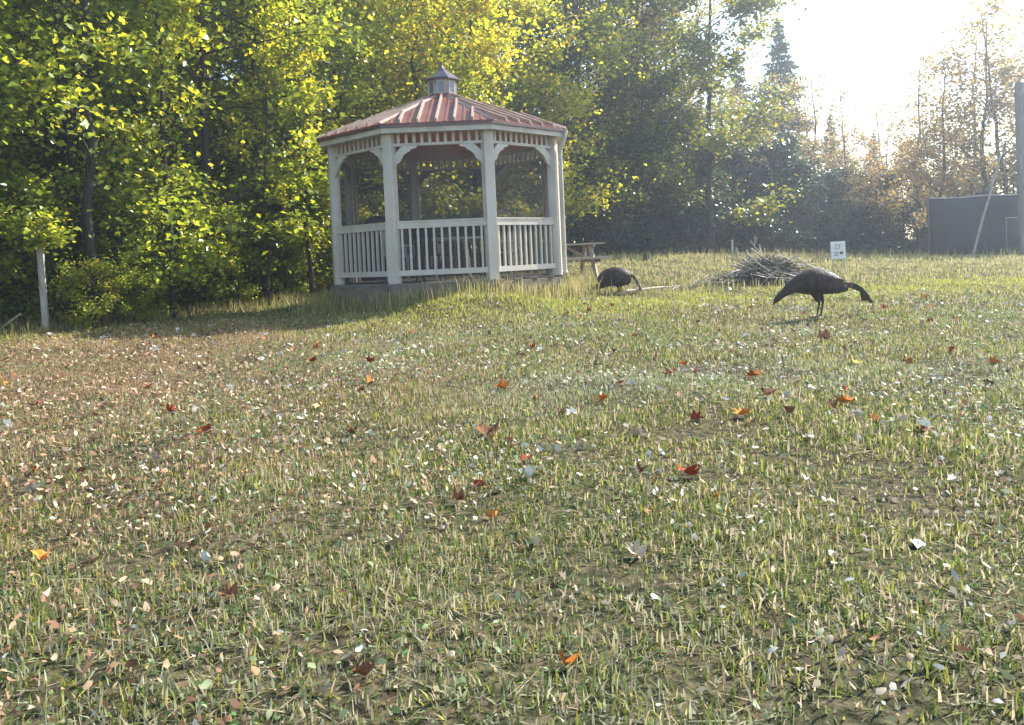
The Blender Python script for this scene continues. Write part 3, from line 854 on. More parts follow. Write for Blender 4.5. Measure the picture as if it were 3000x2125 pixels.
def octo(Rr, z=None, off_=PI / 8):
    return [(Rr * math.cos(off_ + k * PI / 4), Rr * math.sin(off_ + k * PI / 4)) for k in range(8)]


MB().prism(octo(2.12), -0.15, DZ - 0.03).build('deck', M_deck, g)
for k in range(8):   # deck skirt boards
    an = k * PI / 4
    d = 2.12 * math.cos(PI / 8)
    ln = 2 * d * math.tan(PI / 8)
    m = Matrix.Rotation(an - PI / 2, 4, 'Z')
    skirt = MB().box((0, d + 0.012, DZ - 0.19), (ln + 0.01, 0.022, 0.32)).xform(m).build('skirt_board', M_deck, g, bevel=0.004)
# floor boards
for i in range(14):
    yy = -1.82 + i * 0.28
    hw = min(2.12 * math.cos(PI / 8), 2.12 * math.cos(PI / 8) * math.sqrt(2) - abs(yy)) - 0.01
    MB().box((0, yy, DZ - 0.013), (2 * hw, 0.272, 0.026)).build('floor_board', M_deck, g)
post_me = MB().box((0, 0, (DZ + 2.86) / 2), (0.125, 0.165, 2.86 - DZ)).mesh('post', M_vinyl)
for k in range(8):
    an = PI / 8 + k * PI / 4
    p = objm('post', post_me, g, (Rp * math.cos(an), Rp * math.sin(an), 0), (0, 0, an))
    b = p.modifiers.new('bevel', 'BEVEL'); b.width = 0.008; b.segments = 2
# shared meshes of one bay; bay local frame: x along the side, y outward
bal_me = MB().box((0, 0, 1.03), (0.034, 0.034, 0.66)).mesh('baluster', M_vinyl)
slat_me = MB().box((0, 0, 2.775), (0.046, 0.03, 0.17)).mesh('slat', M_vinyl)
HALF = a_side / 2 - 0.075
rail_me = MB().box((0, 0, 1.408), (2 * HALF, 0.075, 0.10)).box((0, 0.0, 1.467), (2 * HALF, 0.095, 0.022)).mesh('railing', M_vinyl)
low_me = MB().box((0, 0, 0.662), (2 * HALF, 0.06, 0.085)).mesh('bottom_rail', M_vinyl)
frieze_me = MB().box((0, 0, 2.668), (2 * HALF, 0.055, 0.044)).mesh('frieze', M_vinyl)
beam_me = MB().box((0, 0, 2.90), (2 * HALF, 0.055, 0.08)).mesh('upper_beam', M_vinyl)
fas_me = None
scr_me = MB().box((0, -0.052, (DZ + 2.645) / 2), (2 * HALF, 0.004, 2.645 - DZ - .004)).mesh('screen', M_screen)
frm_me = MB().box((0, -0.045, (DZ + 2.645) / 2), (0.03, 0.03, 2.645 - DZ - .006)).mesh('screen_frame', M_vinyl)
band = [(.37, 0), (.362, .028), (.315, .042), (.275, .05), (.262, .078), (.215, .098), (.165, .135), (.13, .185), (.108, .235), (.082, .258), (.052, .27), (.042, .305), (.0, .345),
        (0, .135), (.135, 0)]


def bracket_mesh():
    mb = MB(); n = len(band)
    # ring ordering: outer curve 0..12, inner edge 13 (post side), 14 (beam side)
    f_ = [(s_, -0.022, -h_) for s_, h_ in band]; b_ = [(s_, 0.022, -h_) for s_, h_ in band]
    fs = [tuple(range(n)), tuple(reversed(range(n, 2 * n)))]
    fs += [(i, i + n, (i + 1) % n + n, (i + 1) % n) for i in range(n)]
    mb.add(f_ + b_, fs)
    return mb.mesh('bracket', M_vinyl)


br_me = bracket_mesh()
RE, ZE, ZA = 2.24, 2.985, 3.83          # eave circumradius, eave height, apex height
AE = RE * math.cos(PI / 8)
slope = math.atan2(ZA - ZE, AE)
for k in range(8):
    an = k * PI / 4
    rz = an - PI / 2
    base = (AP * math.cos(an), AP * math.sin(an), 0)
    rail = objm('railing', rail_me, g, base, (0, 0, rz))
    objm('bottom_rail', low_me, rail)
    nb = 11
    for i in range(nb):
        xx = -HALF + (i + 0.62) * (2 * HALF) / (nb + 0.24)
        objm('baluster', bal_me, rail, (xx, 0, 0))
    fr = objm('frieze', frieze_me, g, base, (0, 0, rz))
    objm('upper_beam', beam_me, fr)
    for i in range(11):
        xx = -HALF + (i + 0.7) * (2 * HALF) / 11.4
        objm('slat', slat_me, fr, (xx, 0, 0))
    for sx in (0, 1):
        m = Matrix.Rotation(rz, 4, 'Z')
        off_ = m @ Vector(((-HALF if sx == 0 else HALF), 0, 0))
        objm('bracket', br_me, g, (base[0] + off_.x, base[1] + off_.y, 2.645), (0, 0, rz + (PI if sx else 0)))
    objm('screen', scr_me, g, base, (0, 0, rz))
    for sx in (-1, 1):
        off_ = Matrix.Rotation(rz, 4, 'Z') @ Vector((sx * (HALF - 0.02), 0, 0))
        objm('screen_frame', frm_me, g, (base[0] + off_.x, base[1] + off_.y, 0), (0, 0, rz))
    # fascia board, mitred
    o_, i_ = AE - 0.015, AE - 0.045
    to, ti = o_ * math.tan(PI / 8), i_ * math.tan(PI / 8)
    mf = MB()
    z0, z1 = 2.835, 2.968
    mf.add([(-to, o_, z0), (to, o_, z0), (ti, i_, z0), (-ti, i_, z0), (-to, o_, z1), (to, o_, z1), (ti, i_, z1), (-ti, i_, z1)],
           [(3, 2, 1, 0), (4, 5, 6, 7), (0, 1, 5, 4), (2, 3, 7, 6), (1, 2, 6, 5), (3, 0, 4, 7)])
    # soffit strip back to the frieze
    q_, r_ = i_, AP - 0.02
    tq, tr_ = q_ * math.tan(PI / 8), r_ * math.tan(PI / 8)
    mf.add([(-tq, q_, 2.862), (tq, q_, 2.862), (tr_, r_, 2.862), (-tr_, r_, 2.862), (-tq, q_, 2.85), (tq, q_, 2.85), (tr_, r_, 2.85), (-tr_, r_, 2.85)],
           [(0, 1, 2, 3), (7, 6, 5, 4), (3, 2, 6, 7)])
    mf.build('fascia', M_vinyl, g, loc=(0, 0, 0), rot=(0, 0, rz))
    # roof panel: wedge with thickness; standing pans as sub-parts
    t = math.tan(PI / 8)

    def rp(s_, d, h):      # s along eave, d distance from axis, h above roof plane
        return (s_, d, ZA - (d) * (ZA - ZE) / AE + h)
    mp_ = MB()
    de = AE + 0.03
    mp_.add([rp(-de * t, de, 0), rp(de * t, de, 0), rp(0, 0.02, 0), rp(-de * t, de, -0.03), rp(de * t, de, -0.03), rp(0, 0.02, -0.03)],
            [(1, 0, 2), (3, 4, 5), (0, 1, 4, 3)])
    roof = mp_.build('roof_panel', M_roof, g, rot=(0, 0, rz))
    dm = MB(); d1, d2 = de - .002, de - .03
    dm.add([rp(-d1 * t, d1, -.055), rp(d1 * t, d1, -.055), rp(d2 * t, d2, -.055), rp(-d2 * t, d2, -.055), rp(-d1 * t, d1, -.031), rp(d1 * t, d1, -.031), rp(d2 * t, d2, -.031), rp(-d2 * t, d2, -.031)],
           [(0, 1, 2, 3), (7, 6, 5, 4), (0, 4, 5, 1), (2, 6, 7, 3)])
    dm.build('eave_shade_strip', M_darkmetal, roof)  # dark strip added to colour the shaded gap under the roof edge
    bat = [-0.56, -0.28, 0.0, 0.28, 0.56]
    edges = [-99] + bat + [99]
    for s_ in bat:          # raised battens
        d0 = max(abs(s_) / t + 0.05, 0.30); w2 = 0.015
        mb = MB()
        vs = [rp(s_ + sx * w2, d, h) for d in (de + .004, d0) for sx in (-1, 1) for h in (0.001, 0.060)]
        mb.add(vs, [(0, 1, 3, 2), (4, 6, 7, 5), (1, 5, 7, 3), (0, 4, 5, 1), (2, 3, 7, 6)])
        mb.build('batten', M_cap, roof)
    for i in range(6):      # narrow pressed ribs between battens, as pan strips
        s0 = -0.84 + 0.28 * i + 0.14
        d0 = max(abs(s0) / t + 0.09, 0.30)
        if d0 > de - 0.1: continue
        mb = MB(); w2 = 0.012
        vs = [rp(s0 + sx * w2, d, h) for d in (de + .002, d0) for sx in (-1, 1) for h in (0.001, 0.012)]
        mb.add(vs, [(0, 1, 3, 2), (4, 6, 7, 5), (1, 5, 7, 3), (0, 4, 5, 1), (2, 3, 7, 6)])
        mb.build('rib', M_roof, roof)
    # inner ceiling
    mc = MB()
    di = AP - 0.02
    mc.add([(-di * t, di, 2.90), (di * t, di, 2.90), (0, 0.02, ZA - 0.10)], [(0, 1, 2)])
    mc.build('ceiling_panel', M_soffit, g, rot=(0, 0, rz))
    # hip cap
    ah = an + PI / 8
    mb = MB()
    dh = RE + 0.035
    zz_e = ZA - (dh * math.cos(PI / 8)) * (ZA - ZE) / AE
    p0 = Vector((dh * math.cos(ah), dh * math.sin(ah), zz_e + 0.012)); p1 = Vector((0.28 * math.cos(ah), 0.28 * math.sin(ah), ZA - 0.28 * math.cos(PI / 8) * (ZA - ZE) / AE + 0.012))
    tn = Vector((-math.sin(ah), math.cos(ah), 0)) * 0.045
    vs = []
    for p in (p0, p1): vs += [p - tn - Vector((0, 0, .012)), p + Vector((0, 0, .022)), p + tn - Vector((0, 0, .012))]
    mb.add(vs, [(0, 1, 4, 3), (1, 2, 5, 4), (0, 2, 1), (3, 4, 5)])
    mb.build('hip_cap', M_cap, g)
# cupola
cu = MB().prism(octo(0.30), 3.62, 3.74).prism(octo(0.262), 3.70, 4.03).build('cupola', M_cupola, g)
MB().prism(octo(0.318), 3.60, 3.765).build('curb', M_roof, cu)
for k in range(8):
    an = k * PI / 4; d = 0.262 * math.cos(PI / 8)
    m = Matrix.Translation((d * math.cos(an), d * math.sin(an), 0)) @ Matrix.Rotation(an - PI / 2, 4, 'Z')
    MB().box((0, 0.003, 3.895), (0.105, 0.012, 0.19)).xform(m).build('window', M_glass, cu)
    fm = MB()
    for sx in (-1, 1): fm.box((sx * 0.062, 0.006, 3.895), (0.016, 0.02, 0.225))
    for sz in (3.79, 4.0): fm.box((0, 0.0045, sz), (0.108, 0.02, 0.016))
    fm.xform(m).build('window_frame', M_vinyl, cu)
mr = MB(); prof = [(0.335, 4.03), (0.33, 4.055), (0.24, 4.12), (0.13, 4.20), (0.05, 4.27), (0.012, 4.33)]
vs = []
for r_, z in prof:
    vs += [(x, y, z) for x, y in octo(r_)]
fs = [tuple(reversed(range(8)))]
for i in range(len(prof) - 1):
    for q in range(8): fs.append((i * 8 + q, i * 8 + (q + 1) % 8, (i + 1) * 8 + (q + 1) % 8, (i + 1) * 8 + q))
mr.add(vs, fs).build('cupola_roof', M_darkmetal, cu)
MB().tube([(0, 0, 4.31), (0, 0, 4.345), (0, 0, 4.37)], [0.02, 0.024, 0.004], 8).build('finial', M_darkmetal, cu)
# pipe-shaped corner trim added on the right corner
an = -PI / 8
c_, s_ = math.cos(an), math.sin(an)
qx, qy = Rp * c_ + .125, Rp * s_ - .01
ds = MB().tube([(2.26 * c_ + .01, 2.26 * s_, 2.95), (2.25 * c_ + .01, 2.25 * s_, 2.86), (qx + .01, qy, 2.64), (qx, qy, 2.56), (qx, qy, 0.58), (qx + .02, qy - .02, 0.52)], 0.034, 8)
ds.build('corner_trim', M_vinyl, g)

# furniture inside, standing on the gazebo floor
FZ = DZ + 0.001
t = thing('round_table', 'round white table standing inside the gazebo', 'table', (-1.05, 14.75, FZ))
n = 28
MB().prism([(0.55 * math.cos(2 * PI * i / n), 0.55 * math.sin(2 * PI * i / n)) for i in range(n)], 0.70, 0.73).build('tabletop', M_plastic, t, bevel=.006)
for i in range(4):
    a = PI / 4 + i * PI / 2
    MB().tube([(0.32 * math.cos(a), 0.32 * math.sin(a), .70), (0.42 * math.cos(a), 0.42 * math.sin(a), 0)], [0.022, 0.018], 8).build('leg', M_plastic, t)


def chair(loc, rz, label, mat, group=None):
    t = thing('patio_chair', label, 'chair', loc, rz, group)
    MB().box((0, 0, .43), (.46, .44, .03)).build('seat', mat, t, bevel=.01)
    bk = MB()
    for i in range(5): bk.box((-.17 + .085 * i, -.235 - .03, .66), (.045, .02, .42), rx=0.12)
    bk.box((0, -.30, .88), (.44, .03, .07), rx=.12).build('backrest', mat, t)
    for sx in (-1, 1):
        for sy in (-1, 1):
            MB().box((sx * .20, sy * .19, .21), (.035, .035, .42)).build('leg', mat, t)
        MB().box((sx * .235, -.02, .63), (.045, .42, .025)).box((sx * .235, .17, .53), (.03, .03, .19)).build('armrest', mat, t)
    return t


chair((-1.95, 14.55, FZ), 1.35 + PI, 'white plastic patio chair left of the round table in the gazebo', M_plastic)
chair((-0.15, 14.5, FZ), 1.75, 'white plastic patio chair right of the round table in the gazebo', M_plastic)
chair((-1.35, 13.75, FZ), PI + PI - .2, 'dark patio chair at the front side of the round table', M_black)
chair((-0.75, 15.7, FZ), PI + .2, 'dark patio chair behind the round table', M_black)
t = thing('covered_grill', 'barbecue grill under a rounded black cover in the left of the gazebo', 'grill', (-2.42, 15.0, FZ), 0.5)
gm = MB(); vs = []; fs = []
prof = [(0.27, 0.02, .22), (0.26, .5, .21), (0.30, .80, .24), (0.29, .98, .24), (.22, 1.12, .19), (.12, 1.19, .10), (.01, 1.21, .01)]
n = 16
for (rx_, z, ry_) in prof:
    for i in range(n):
        a = 2 * PI * i / n; e = 0.7
        vs.append((rx_ * math.copysign(abs(math.cos(a)) ** e, math.cos(a)), ry_ * math.copysign(abs(math.sin(a)) ** e, math.sin(a)), z))
for i in range(len(prof) - 1):
    for q in range(n): fs.append((i * n + q, i * n + (q + 1) % n, (i + 1) * n + (q + 1) % n, (i + 1) * n + q))
gm.add(vs, fs).build('cover', M_black, t, smooth=True)
for sx in (-1, 1):
    MB().tube([(sx * .2, .24, .06), (sx * .2, .27, .06)], [.06, .06], 10).build('wheel', M_black, t)

# ------------------------------------------------------------------ picnic table
px, py = 1.02, 17.35
t = thing('picnic_table', 'weathered wooden picnic table half hidden behind the right side of the gazebo', 'table', (px, py, float(T(px, py)) - .02), R(9))
tb = MB().box((0, 0, .74), (1.83, .138, .038)).mesh('top_board', M_wood)
for i in range(5): objm('top_board', tb, t, (0, -.296 + .148 * i, 0))
sb = MB().box((0, 0, .44), (1.83, .14, .038)).mesh('seat_board', M_wood)
for yy in (-.80, -.65, .65, .80): objm('seat_board', sb, t, (0, yy, 0))
for sx in (-1, 1):
    x0 = sx * .62
    for sy in (-1, 1):
        MB().tube([(x0, sy * .22, .72), (x0, sy * .66, 0)], [.052, .052], 4).build('leg', M_wood, t)
    MB().box((x0 + .05 * sx, 0, .40), (.038, 1.72, .09)).build('seat_support', M_wood, t)
    MB().box((x0 + .05 * sx, 0, .70), (.038, .70, .08)).build('top_support', M_wood, t)
    MB().tube([(x0, 0, .40), (x0 * .25, 0, .70)], [.035, .035], 4).build('brace', M_wood, t)

# ------------------------------------------------------------------ brush pile
bx, by = 4.55, 14.55
bz = float(T(bx, by))
pile = thing('brush_pile', 'heap of pale cut branches on the lawn behind the near turkey', 'brush pile', (bx, by, bz))
rg = random.Random(21)
bms = []
for i in range(8):
    mb = MB(); L_ = rg.uniform(.8, 1.5); pts = wig((-L_ / 2, 0, 0), (L_ / 2, 0, 0), 6, .07, rg)
    r0 = rg.uniform(.013, .024); mb.tube(pts, [r0 * (1 - .1 * j) for j in range(7)], 6)
    for j in range(3):
        b = pts[rg.randint(2, 5)]; e = b + Vector((rg.uniform(.15, .4), rg.uniform(-.25, .25), rg.uniform(-.05, .2))); mb.tube([b, e], [r0 * .55, .003], 4)
    bms.append(mb.mesh('branch', M_stick, True))


def place_branch(p, az, el, sc, i):
    o = objm('branch', bms[i % 8], pile, p); o.rotation_euler = (rg.uniform(0, 6), -el, az); o.scale = (sc,) * 3


for i in range(120):
    a = rg.uniform(0, 2 * PI); q = abs(rg.gauss(0, .5)); ex = 1.5 * q * math.cos(a) - .12; ey = .55 * q * math.sin(a)
    hh = max(0.03, .36 * math.exp(-(ex / .75) ** 2 - (ey / .5) ** 2)) * rg.uniform(.3, 1.1)
    if ex > .75: ex *= .6
    # branches lean up towards the top of the heap
    az = (0 if ex < 0 else PI) + rg.gauss(0, .55); el = rg.uniform(.02, .42) if abs(ex) > .2 else rg.uniform(-.7, .7)
    place_branch((ex, ey, hh), az, el, rg.uniform(.55, 1.0), i)
for (x, z, az, el, s) in [(-.12, .52, 2.95, .95, .6), (.10, .40, .2, -.5, .9), (-.85, .2, .1, .30, 1.0), (.6, .35, PI, .35, .9), (-.25, .42, PI / 2, 1.0, .4), (.35, .40, 2.9, .35, .9)]:
    place_branch((x, -.1, z), az, el, s, int(abs(x) * 10))
# dense twig core, cannot be counted
mb = MB()
for i in range(900):
    a = rg.uniform(0, 2 * PI); q = abs(rg.gauss(0, .42)); ex = 1.2 * q * math.cos(a); ey = .6 * q * math.sin(a)
    hh = .42 * math.exp(-(ex / .7) ** 2 - (ey / .45) ** 2) * rg.random()
    d = Vector((rg.gauss(0, .16), rg.gauss(0, .12), rg.gauss(0, .08)))
    mb.tube([Vector((ex, ey, hh)) - d, Vector((ex, ey, hh + .02)) + d], [.008, .004], 3, False)
tw = mb.build('twigs', M_twig, pile); tw['kind'] = 'stuff'

# ------------------------------------------------------------------ sign, stakes, stump
sx_, sy_ = 7.1, 17.8
sz_ = float(T(sx_, sy_))
t = thing('yard_sign', 'small white board sign with faint dark marks behind the brush pile', 'sign', (sx_, sy_, sz_), R(-6))
zb = 0.84 - sz_ - .36 + .0
MB().box((0, 0, zb + .19), (.31, .018, .38), ry=-0.03).build('board', M_board, t, bevel=.004)
for s in (-1, 1): MB().box((s * .11, .02, (zb + .1) / 2), (.03, .02, zb + .34)).build('stake', M_stick, t)
mk = MB()
for (xx, zz_, ww, hh) in [(-.055, .27, .012, .11), (-.03, .32, .05, .010), (.0, .285, .010, .05), (.03, .27, .010, .10), (-.02, .225, .06, .010), (.045, .31, .03, .01)]:
    mk.box((xx, -.0105, zb + zz_), (ww, .002, hh))
mk.build('emblem', M_ink, t)
mk = MB()
for (xx, zz_, ww, hh) in [(-.075, .13, .012, .05), (-.05, .14, .03, .012), (-.05, .11, .012, .03), (-.02, .13, .012, .05), (.0, .115, .02, .012), (.065, .13, .07, .06), (-.05, .075, .09, .014)]:
    mk.box((xx, -.0105, zb + zz_), (ww, .002, hh))
mk.build('lettering', M_ink, t)
for x, y, h, lab in [(5.93, 22.0, .56, 'pale upright stake on the crest left of the brush pile, tallest of three'),
                     (6.12, 22.3, .36, 'short pale stake just right of the tallest one on the crest'),
                     (6.32, 22.0, .30, 'shortest pale stake on the crest, nearest the brush pile')]:
    o = MB().box((0, 0, h / 2 - .05), (.045, .035, h + .1)).build('wooden_stake', M_stick, loc=(x, y, float(T(x, y)) - .02), rot=(0, .03, .4)); tag(o, lab, 'stake')
o = MB().tube([(0, 0, -.1), (0, 0, .1), (0, 0, .22)], [.12, .10, .095], 10).build('tree_stump', M_bark, loc=(3.7, 22.4, float(T(3.7, 22.4)))); tag(o, 'low grey tree stump on the lawn crest between far turkey and brush pile', 'stump')

# ------------------------------------------------------------------ fabric fence, pole, leaning stick
f = thing('fabric_fence', 'dark charcoal fabric screen fence at the far right of the lawn', 'fence', (0, 0, 0))
P0 = Vector((13.35, 26.1, 0)); P1 = Vector((21.6, 24.4, 0)); nseg = 5
dirv = (P1 - P0).normalized(); nrm = Vector((-dirv.y, dirv.x, 0))
ztop = 2.10
for i in range(nseg):
    a = P0.lerp(P1, i / nseg); b = P0.lerp(P1, (i + 1) / nseg); m = 12
    mb = MB(); vs = []
    for j in range(m + 1):
        p = a.lerp(b, j / m); sag = -.035 * math.sin(PI * j / m); bil = .035 * math.sin(PI * j / m) * (1 if i % 2 else -.6) + .01 * math.sin(j * 2.1 + i)
        gz = float(T(p.x, p.y)) - .05
        for kk in range(6):
            z = gz + (ztop + sag - gz) * kk / 5; q = p + nrm * bil * math.sin(PI * kk / 5 + .2)
            vs.append((q.x, q.y, z))
    fs = [(j * 6 + kk, (j + 1) * 6 + kk, (j + 1) * 6 + kk + 1, j * 6 + kk + 1) for j in range(m) for kk in range(5)]
    pn = mb.add(vs, fs).build('fabric_panel', M_tarp, f, smooth=True)
    sm = pn.modifiers.new('thick', 'SOLIDIFY'); sm.thickness = .006
    MB().tube([a + Vector((0, 0, ztop + .012)), a.lerp(b, .5) + Vector((0, 0, ztop - .02)), b + Vector((0, 0, ztop + .012))], .014, 6).build('top_cord', M_cord, f)
for i in range(nseg + 1):
    a = P0.lerp(P1, i / nseg) + nrm * .06
    MB().box((a.x, a.y, 1.05), (.08, .08, 2.16)).build('post', M_pole, f)
# pale seams on the second panel
q = P0.lerp(P1, .26) - nrm * .075
q2 = P0.lerp(P1, .42) - nrm * .075
MB().tube([(q.x, q.y, 1.36), (q2.x, q2.y, 1.38)], .010, 5).tube([(q.x, q.y, .25), (q.x, q.y, 1.36)], .006, 5).build('seam', M_cord, f)

px_, py_ = 15.0, 23.95
o = MB().tube([(0, 0, -.3), (0, 0, 2.5), (0, 0, 5.07)], [.145, .135, .125], 14).build('utility_pole', M_pole, smooth=False, loc=(px_, py_, float(T(px_, py_)))); tag(o, 'tall grey flat topped wooden pole at the right edge of the photo', 'pole')
o = MB().tube(wig((13.72, 24.45, .12), (15.50, 25.80, 3.32), 7, .012, random.Random(3)), [.042, .04, .038, .036, .033, .030, .026, .02], 7).build('leaning_stick', M_stick, smooth=True)
tag(o, 'long bare pale stick leaning against the dark fabric fence', 'stick')

# ------------------------------------------------------------------ white post on the left
wx, wy = -7.06, 12.35
wp = thing('fence_post', 'old white painted square post at the left edge of the lawn', 'post', (wx, wy, float(T(wx, wy)) - .05))
MB().box((0, 0, .80), (.088, .088, 1.64)).build('shaft', M_post, wp, bevel=.006)
MB().box((0, 0, 1.634), (.098, .098, .03)).build('cap', M_post, wp, bevel=.004)
wp.rotation_euler = (0, R(-1.0), R(18))
o = MB().tube([(-7.75, 12.2, .05), (-7.5, 12.15, .2), (-7.28, 12.1, .33)], [.018, .02, .012], 6).build('fallen_branch', M_stick); tag(o, 'short pale branch leaning in the weeds left of the white post', 'branch')
o = MB().tube(wig((1.9, 13.75, .0), (3.1, 14.9, .0), 5, .04, random.Random(8)), [.02, .02, .018, .016, .012, .006], 6).build('fallen_branch', M_stick, loc=(0, 0, float(T(2.5, 14.8)) + .03)); tag(o, 'thin grey branch lying on the grass behind the far turkey', 'branch')


# ------------------------------------------------------------------ turkeys
def loft(mb, rings, n=18):
    """rings: (x, z, half_height, half_width); the axis runs in the x/z plane"""
    vs = []
    m = len(rings)
    for i, (x, z, hh, hw) in enumerate(rings):
        x0, z0 = rings[max(i - 1, 0)][:2]; x1, z1 = rings[min(i + 1, m - 1)][:2]
        d = Vector((x1 - x0, 0, z1 - z0)).normalized(); nv = Vector((-d.z, 0, d.x))
        if nv.z < 0: nv = -nv
        for k in range(n):
            a = 2 * PI * k / n
            vs.append(Vector((x, 0, z)) + nv * hh * math.cos(a) + Vector((0, 1, 0)) * hw * math.sin(a))
    fs = [tuple(reversed(range(n))), tuple(range((m - 1) * n, m * n))]
    for i in range(m - 1):
        for k in range(n): fs.append((i * n + k, i * n + (k + 1) % n, (i + 1) * n + (k + 1) % n, (i + 1) * n + k))
    return mb.add(vs, fs)


def smooth_rings(r, sub=4):
    r = np.array(r); t = np.arange(len(r)); tt = np.linspace(0, len(r) - 1, (len(r) - 1) * sub + 1)
    out = []
    for q in tt:
        i = int(min(q, len(r) - 2)); f = q - i
        p0 = r[max(i - 1, 0)]; p1 = r[i]; p2 = r[i + 1]; p3 = r[min(i + 2, len(r) - 1)]
        v = 0.5 * ((2 * p1) + (-p0 + p2) * f + (2 * p0 - 5 * p1 + 4 * p2 - p3) * f * f + (-p0 + 3 * p1 - 3 * p2 + p3) * f ** 3)
        v[2:] = np.maximum(v[2:], .003); out.append(tuple(v))
    return out


def turkey(label, loc, rz, rings, legs, tail, wing):
    """built facing -x, standing with feet at z=0"""
    t = thing('wild_turkey', label, 'turkey', loc, rz)
    mb = MB(); loft(mb, smooth_rings(rings))
    for (sy, hip, hock, foot) in legs:
        hx, hz = hip; kx, kz = hock; fx, fz = foot; y0 = sy * .055
        mb.tube([(hx, y0, hz), ((hx * .6 + kx * .4), y0 * 1.15, hz * .55 + kz * .45), (kx, y0, kz + .015)], [.062, .045, .017], 10)
        mb.tube([(kx, y0, kz + .03), (kx, y0, kz), (fx, y0, fz + .012)], [.016, .0125, .0095], 8)
        for da in (-.5, 0, .5):
            mb.tube([(fx, y0, fz + .012), (fx - .04 * math.cos(da), y0 + .04 * math.sin(da), fz + .010), (fx - .07 * math.cos(da), y0 + .07 * math.sin(da), fz + .004)], [.0095, .008, .005], 6)
        mb.tube([(fx, y0, fz + .012), (fx + .035, y0, fz + .005)], [.008, .005], 6)
    body = mb.build('body', M_turkey, t, smooth=True)
    rm = body.modifiers.new('remesh', 'REMESH'); rm.mode = 'VOXEL'; rm.voxel_size = .0065; rm.use_smooth_shade = True
    sm = body.modifiers.new('smooth', 'SMOOTH'); sm.factor = .5; sm.iterations = 3
    # folded wings, layered feathers
    rg = random.Random(5)
    (wx0, wz0), (wx1, wz1), wy_ = wing
    for sy in (-1, 1):
        mw = MB()
        for layer in range(3):
            for i in range(7):
                f_ = i / 6
                x0 = wx0 + (wx1 - wx0) * (.05 + .22 * layer) ; z0 = wz0 + (wz1 - wz0) * (.05 + .22 * layer) + .055 - .105 * f_
                L_ = (.17 + .06 * layer) * (wx1 - wx0) / .42; dz = (wz1 - wz0) * .55 - .02 * f_
                yb = sy * (wy_ + .006 * layer) * (1 - .18 * (abs(f_ - .45) * 2) ** 2)
                ye = yb * (.80 - .05 * layer)
                w_ = .014
                vs = [(x0, yb, z0 + w_), (x0, yb + sy * .004, z0 - w_), (x0 + L_ * .6, (yb + ye) / 2 + sy * .010, z0 + dz * .6 - w_ * 1.3), (x0 + L_, ye + sy * .004, z0 + dz), (x0 + L_ * .6, (yb + ye) / 2 + sy * .008, z0 + dz * .6 + w_ * 1.3)]
                mw.add(vs, [(0, 1, 2, 4), (4, 2, 3)])
        wg = mw.build('wing', M_feather, t)
        s2 = wg.modifiers.new('thick', 'SOLIDIFY'); s2.thickness = .004
    # small body feathers lying back over the plumage
    fb = MB(); sr = smooth_rings(rings, 3); lo = int(len(sr) * .36)
    for i in range(lo, len(sr) - 2):
        x_, z_, hh_, hw_ = sr[i]; m_ = max(8, int(34 * (hh_ + hw_) / .3))
        for q in range(m_):
            a = 2 * PI * (q + .5 * (i % 2)) / m_ + rg.uniform(-.06, .06); ca, sa = math.cos(a), math.sin(a)
            p = Vector((x_ + rg.uniform(-.006, .006), hw_ * sa, z_ + hh_ * ca)); nn = Vector((0, sa / max(hw_, .01), ca / max(hh_, .01))).normalized()
            nxt = sr[i + 1]; bk = (Vector((nxt[0], nxt[3] * sa, nxt[1] + nxt[2] * ca)) - Vector((x_, hw_ * sa, z_ + hh_ * ca))).normalized()
            sd_ = nn.cross(bk).normalized(); L_ = rg.uniform(.035, .055); w_ = rg.uniform(.011, .016)
            b0 = p + nn * .002; tp = p + bk * L_ + nn * rg.uniform(.004, .012)
            fb.add([b0 - sd_ * w_ * .6, b0 + sd_ * w_ * .6, p + bk * L_ * .65 + nn * .007 + sd_ * w_, tp, p + bk * L_ * .65 + nn * .007 - sd_ * w_], [(0, 1, 2, 4), (4, 2, 3)])
    fo = fb.build('plumage', M_feather, t); fo['kind'] = 'stuff'
    # tail: long overlapping feathers
    tm = MB()
    for i in range(11):
        f_ = (i - 5) / 5
        vs = []
        for j, (x, z) in enumerate(tail):
            sp = .012 + .075 * (j / (len(tail) - 1)) ** 1.2
            y0 = f_ * sp; wv = .012 + .006 * j; zc = z - abs(f_) * .006 * j + f_ * (0, .022, .034, .036, .024, .006)[j]
            vs += [(x, y0 - wv, zc), (x, y0 + wv, zc + .003 * (1 if i % 2 else 0))]
        fs = [(2 * j, 2 * j + 1, 2 * j + 3, 2 * j + 2) for j in range(len(tail) - 1)]
        tm.add(vs, fs)
    tl = tm.build('tail', M_feather, t); s2 = tl.modifiers.new('thick', 'SOLIDIFY'); s2.thickness = .006
    # head details
    hx, hz, hr = rings[3][0], rings[3][1], rings[3][2]
    for sy in (-1, 1):
        MB().tube([(hx, sy * hr * .72, hz + .006), (hx, sy * (hr * .9), hz + .006)], [.005, .003], 8).build('eye', M_glass, t)
    MB().tube([(hx - .01, 0, hz - hr * .8), (hx - .012, 0, hz - hr * 1.5)], [.008, .004], 6).build('wattle', M_bare, t)
    return t


def rel(rings, x0, z0): return [(a - x0, b - z0, c, d) for a, b, c, d in rings]


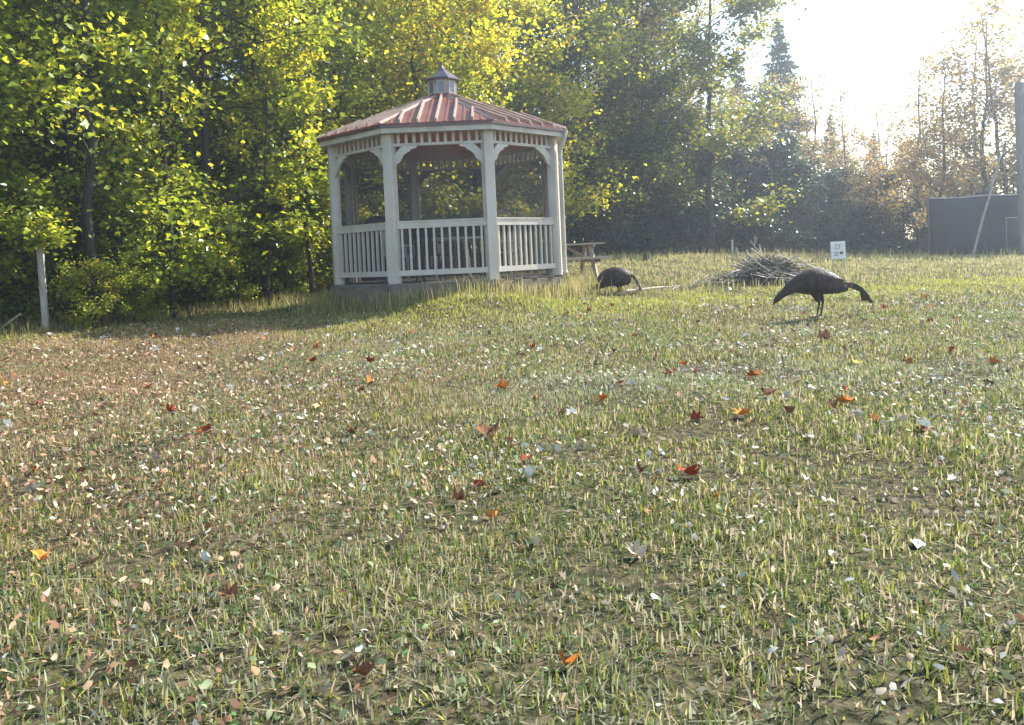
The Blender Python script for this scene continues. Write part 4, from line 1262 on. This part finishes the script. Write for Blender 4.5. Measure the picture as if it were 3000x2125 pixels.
x0, y0 = 3.38, 9.17
z0 = float(T(x0, y0)) + .012
r2 = [(2.885, .150, .004, .004), (2.903, .175, .011, .010), (2.925, .207, .026, .020), (2.955, .235, .038, .026), (2.985, .262, .040, .030), (3.03, .295, .047, .038),
      (3.09, .337, .060, .056), (3.16, .372, .082, .086), (3.24, .392, .116, .12), (3.33, .400, .140, .15), (3.42, .398, .142, .155),
      (3.52, .388, .128, .14), (3.61, .362, .100, .105), (3.68, .332, .062, .07), (3.74, .308, .026, .04)]
turkey('near dark wild turkey bent forward pecking in front of the brush pile', (x0, y0, z0), R(4), rel(r2, x0, 0),
       [(-1, (-.03, .31), (.02, .155), (-.015, 0)), (1, (.06, .31), (.115, .16), (.085, 0))],
       [(.27, .335), (.36, .350), (.44, .345), (.52, .315), (.575, .255), (.60, .175)], ((-.16, .42), (.26, .345), .148))
x0, y0 = 1.80, 14.1
z0 = float(T(x0, y0)) - .025
gz = .12
r1 = [(1.335, .195 - gz, .004, .004), (1.350, .215 - gz, .012, .010), (1.372, .243 - gz, .030, .022), (1.40, .262 - gz, .040, .028), (1.44, .275 - gz, .044, .032), (1.49, .290 - gz, .046, .042),
      (1.525, .325 - gz, .075, .075), (1.56, .375 - gz, .118, .12), (1.63, .420 - gz, .148, .155), (1.73, .438 - gz, .158, .165), (1.82, .438 - gz, .158, .165),
      (1.91, .428 - gz, .145, .145), (1.98, .415 - gz, .115, .11), (2.03, .40 - gz, .065, .06)]
turkey('far dark wild turkey with humped back grazing on the crest near the picnic table', (x0, y0, z0), R(-14), rel(r1, x0, 0),
       [(-1, (-.02, .25), (.03, .11), (.01, 0)), (1, (.05, .25), (.06, .12), (-.06, 0.01))],
       [(.17, .345), (.24, .345), (.30, .30), (.35, .22), (.385, .15), (.42, .10)], ((-.14, .37), (.20, .28), .158))

# ------------------------------------------------------------------ haze: thin volume added to imitate the milky lens-flare veil
hz, hnt, hout = new_mat('flare_haze')
pv = hnt.nodes.new('ShaderNodeVolumePrincipled')
pv.inputs['Color'].default_value = (0.80, 0.90, 1.0, 1)
pv.inputs['Density'].default_value = FLARE_HAZE
pv.inputs['Anisotropy'].default_value = 0.62
hnt.links.new(pv.outputs[0], hout.inputs['Volume'])
hb = MB().box((5, 40, 6.5), (110, 100, 16)).build('flare_haze', hz)
tag(hb, kind='stuff')
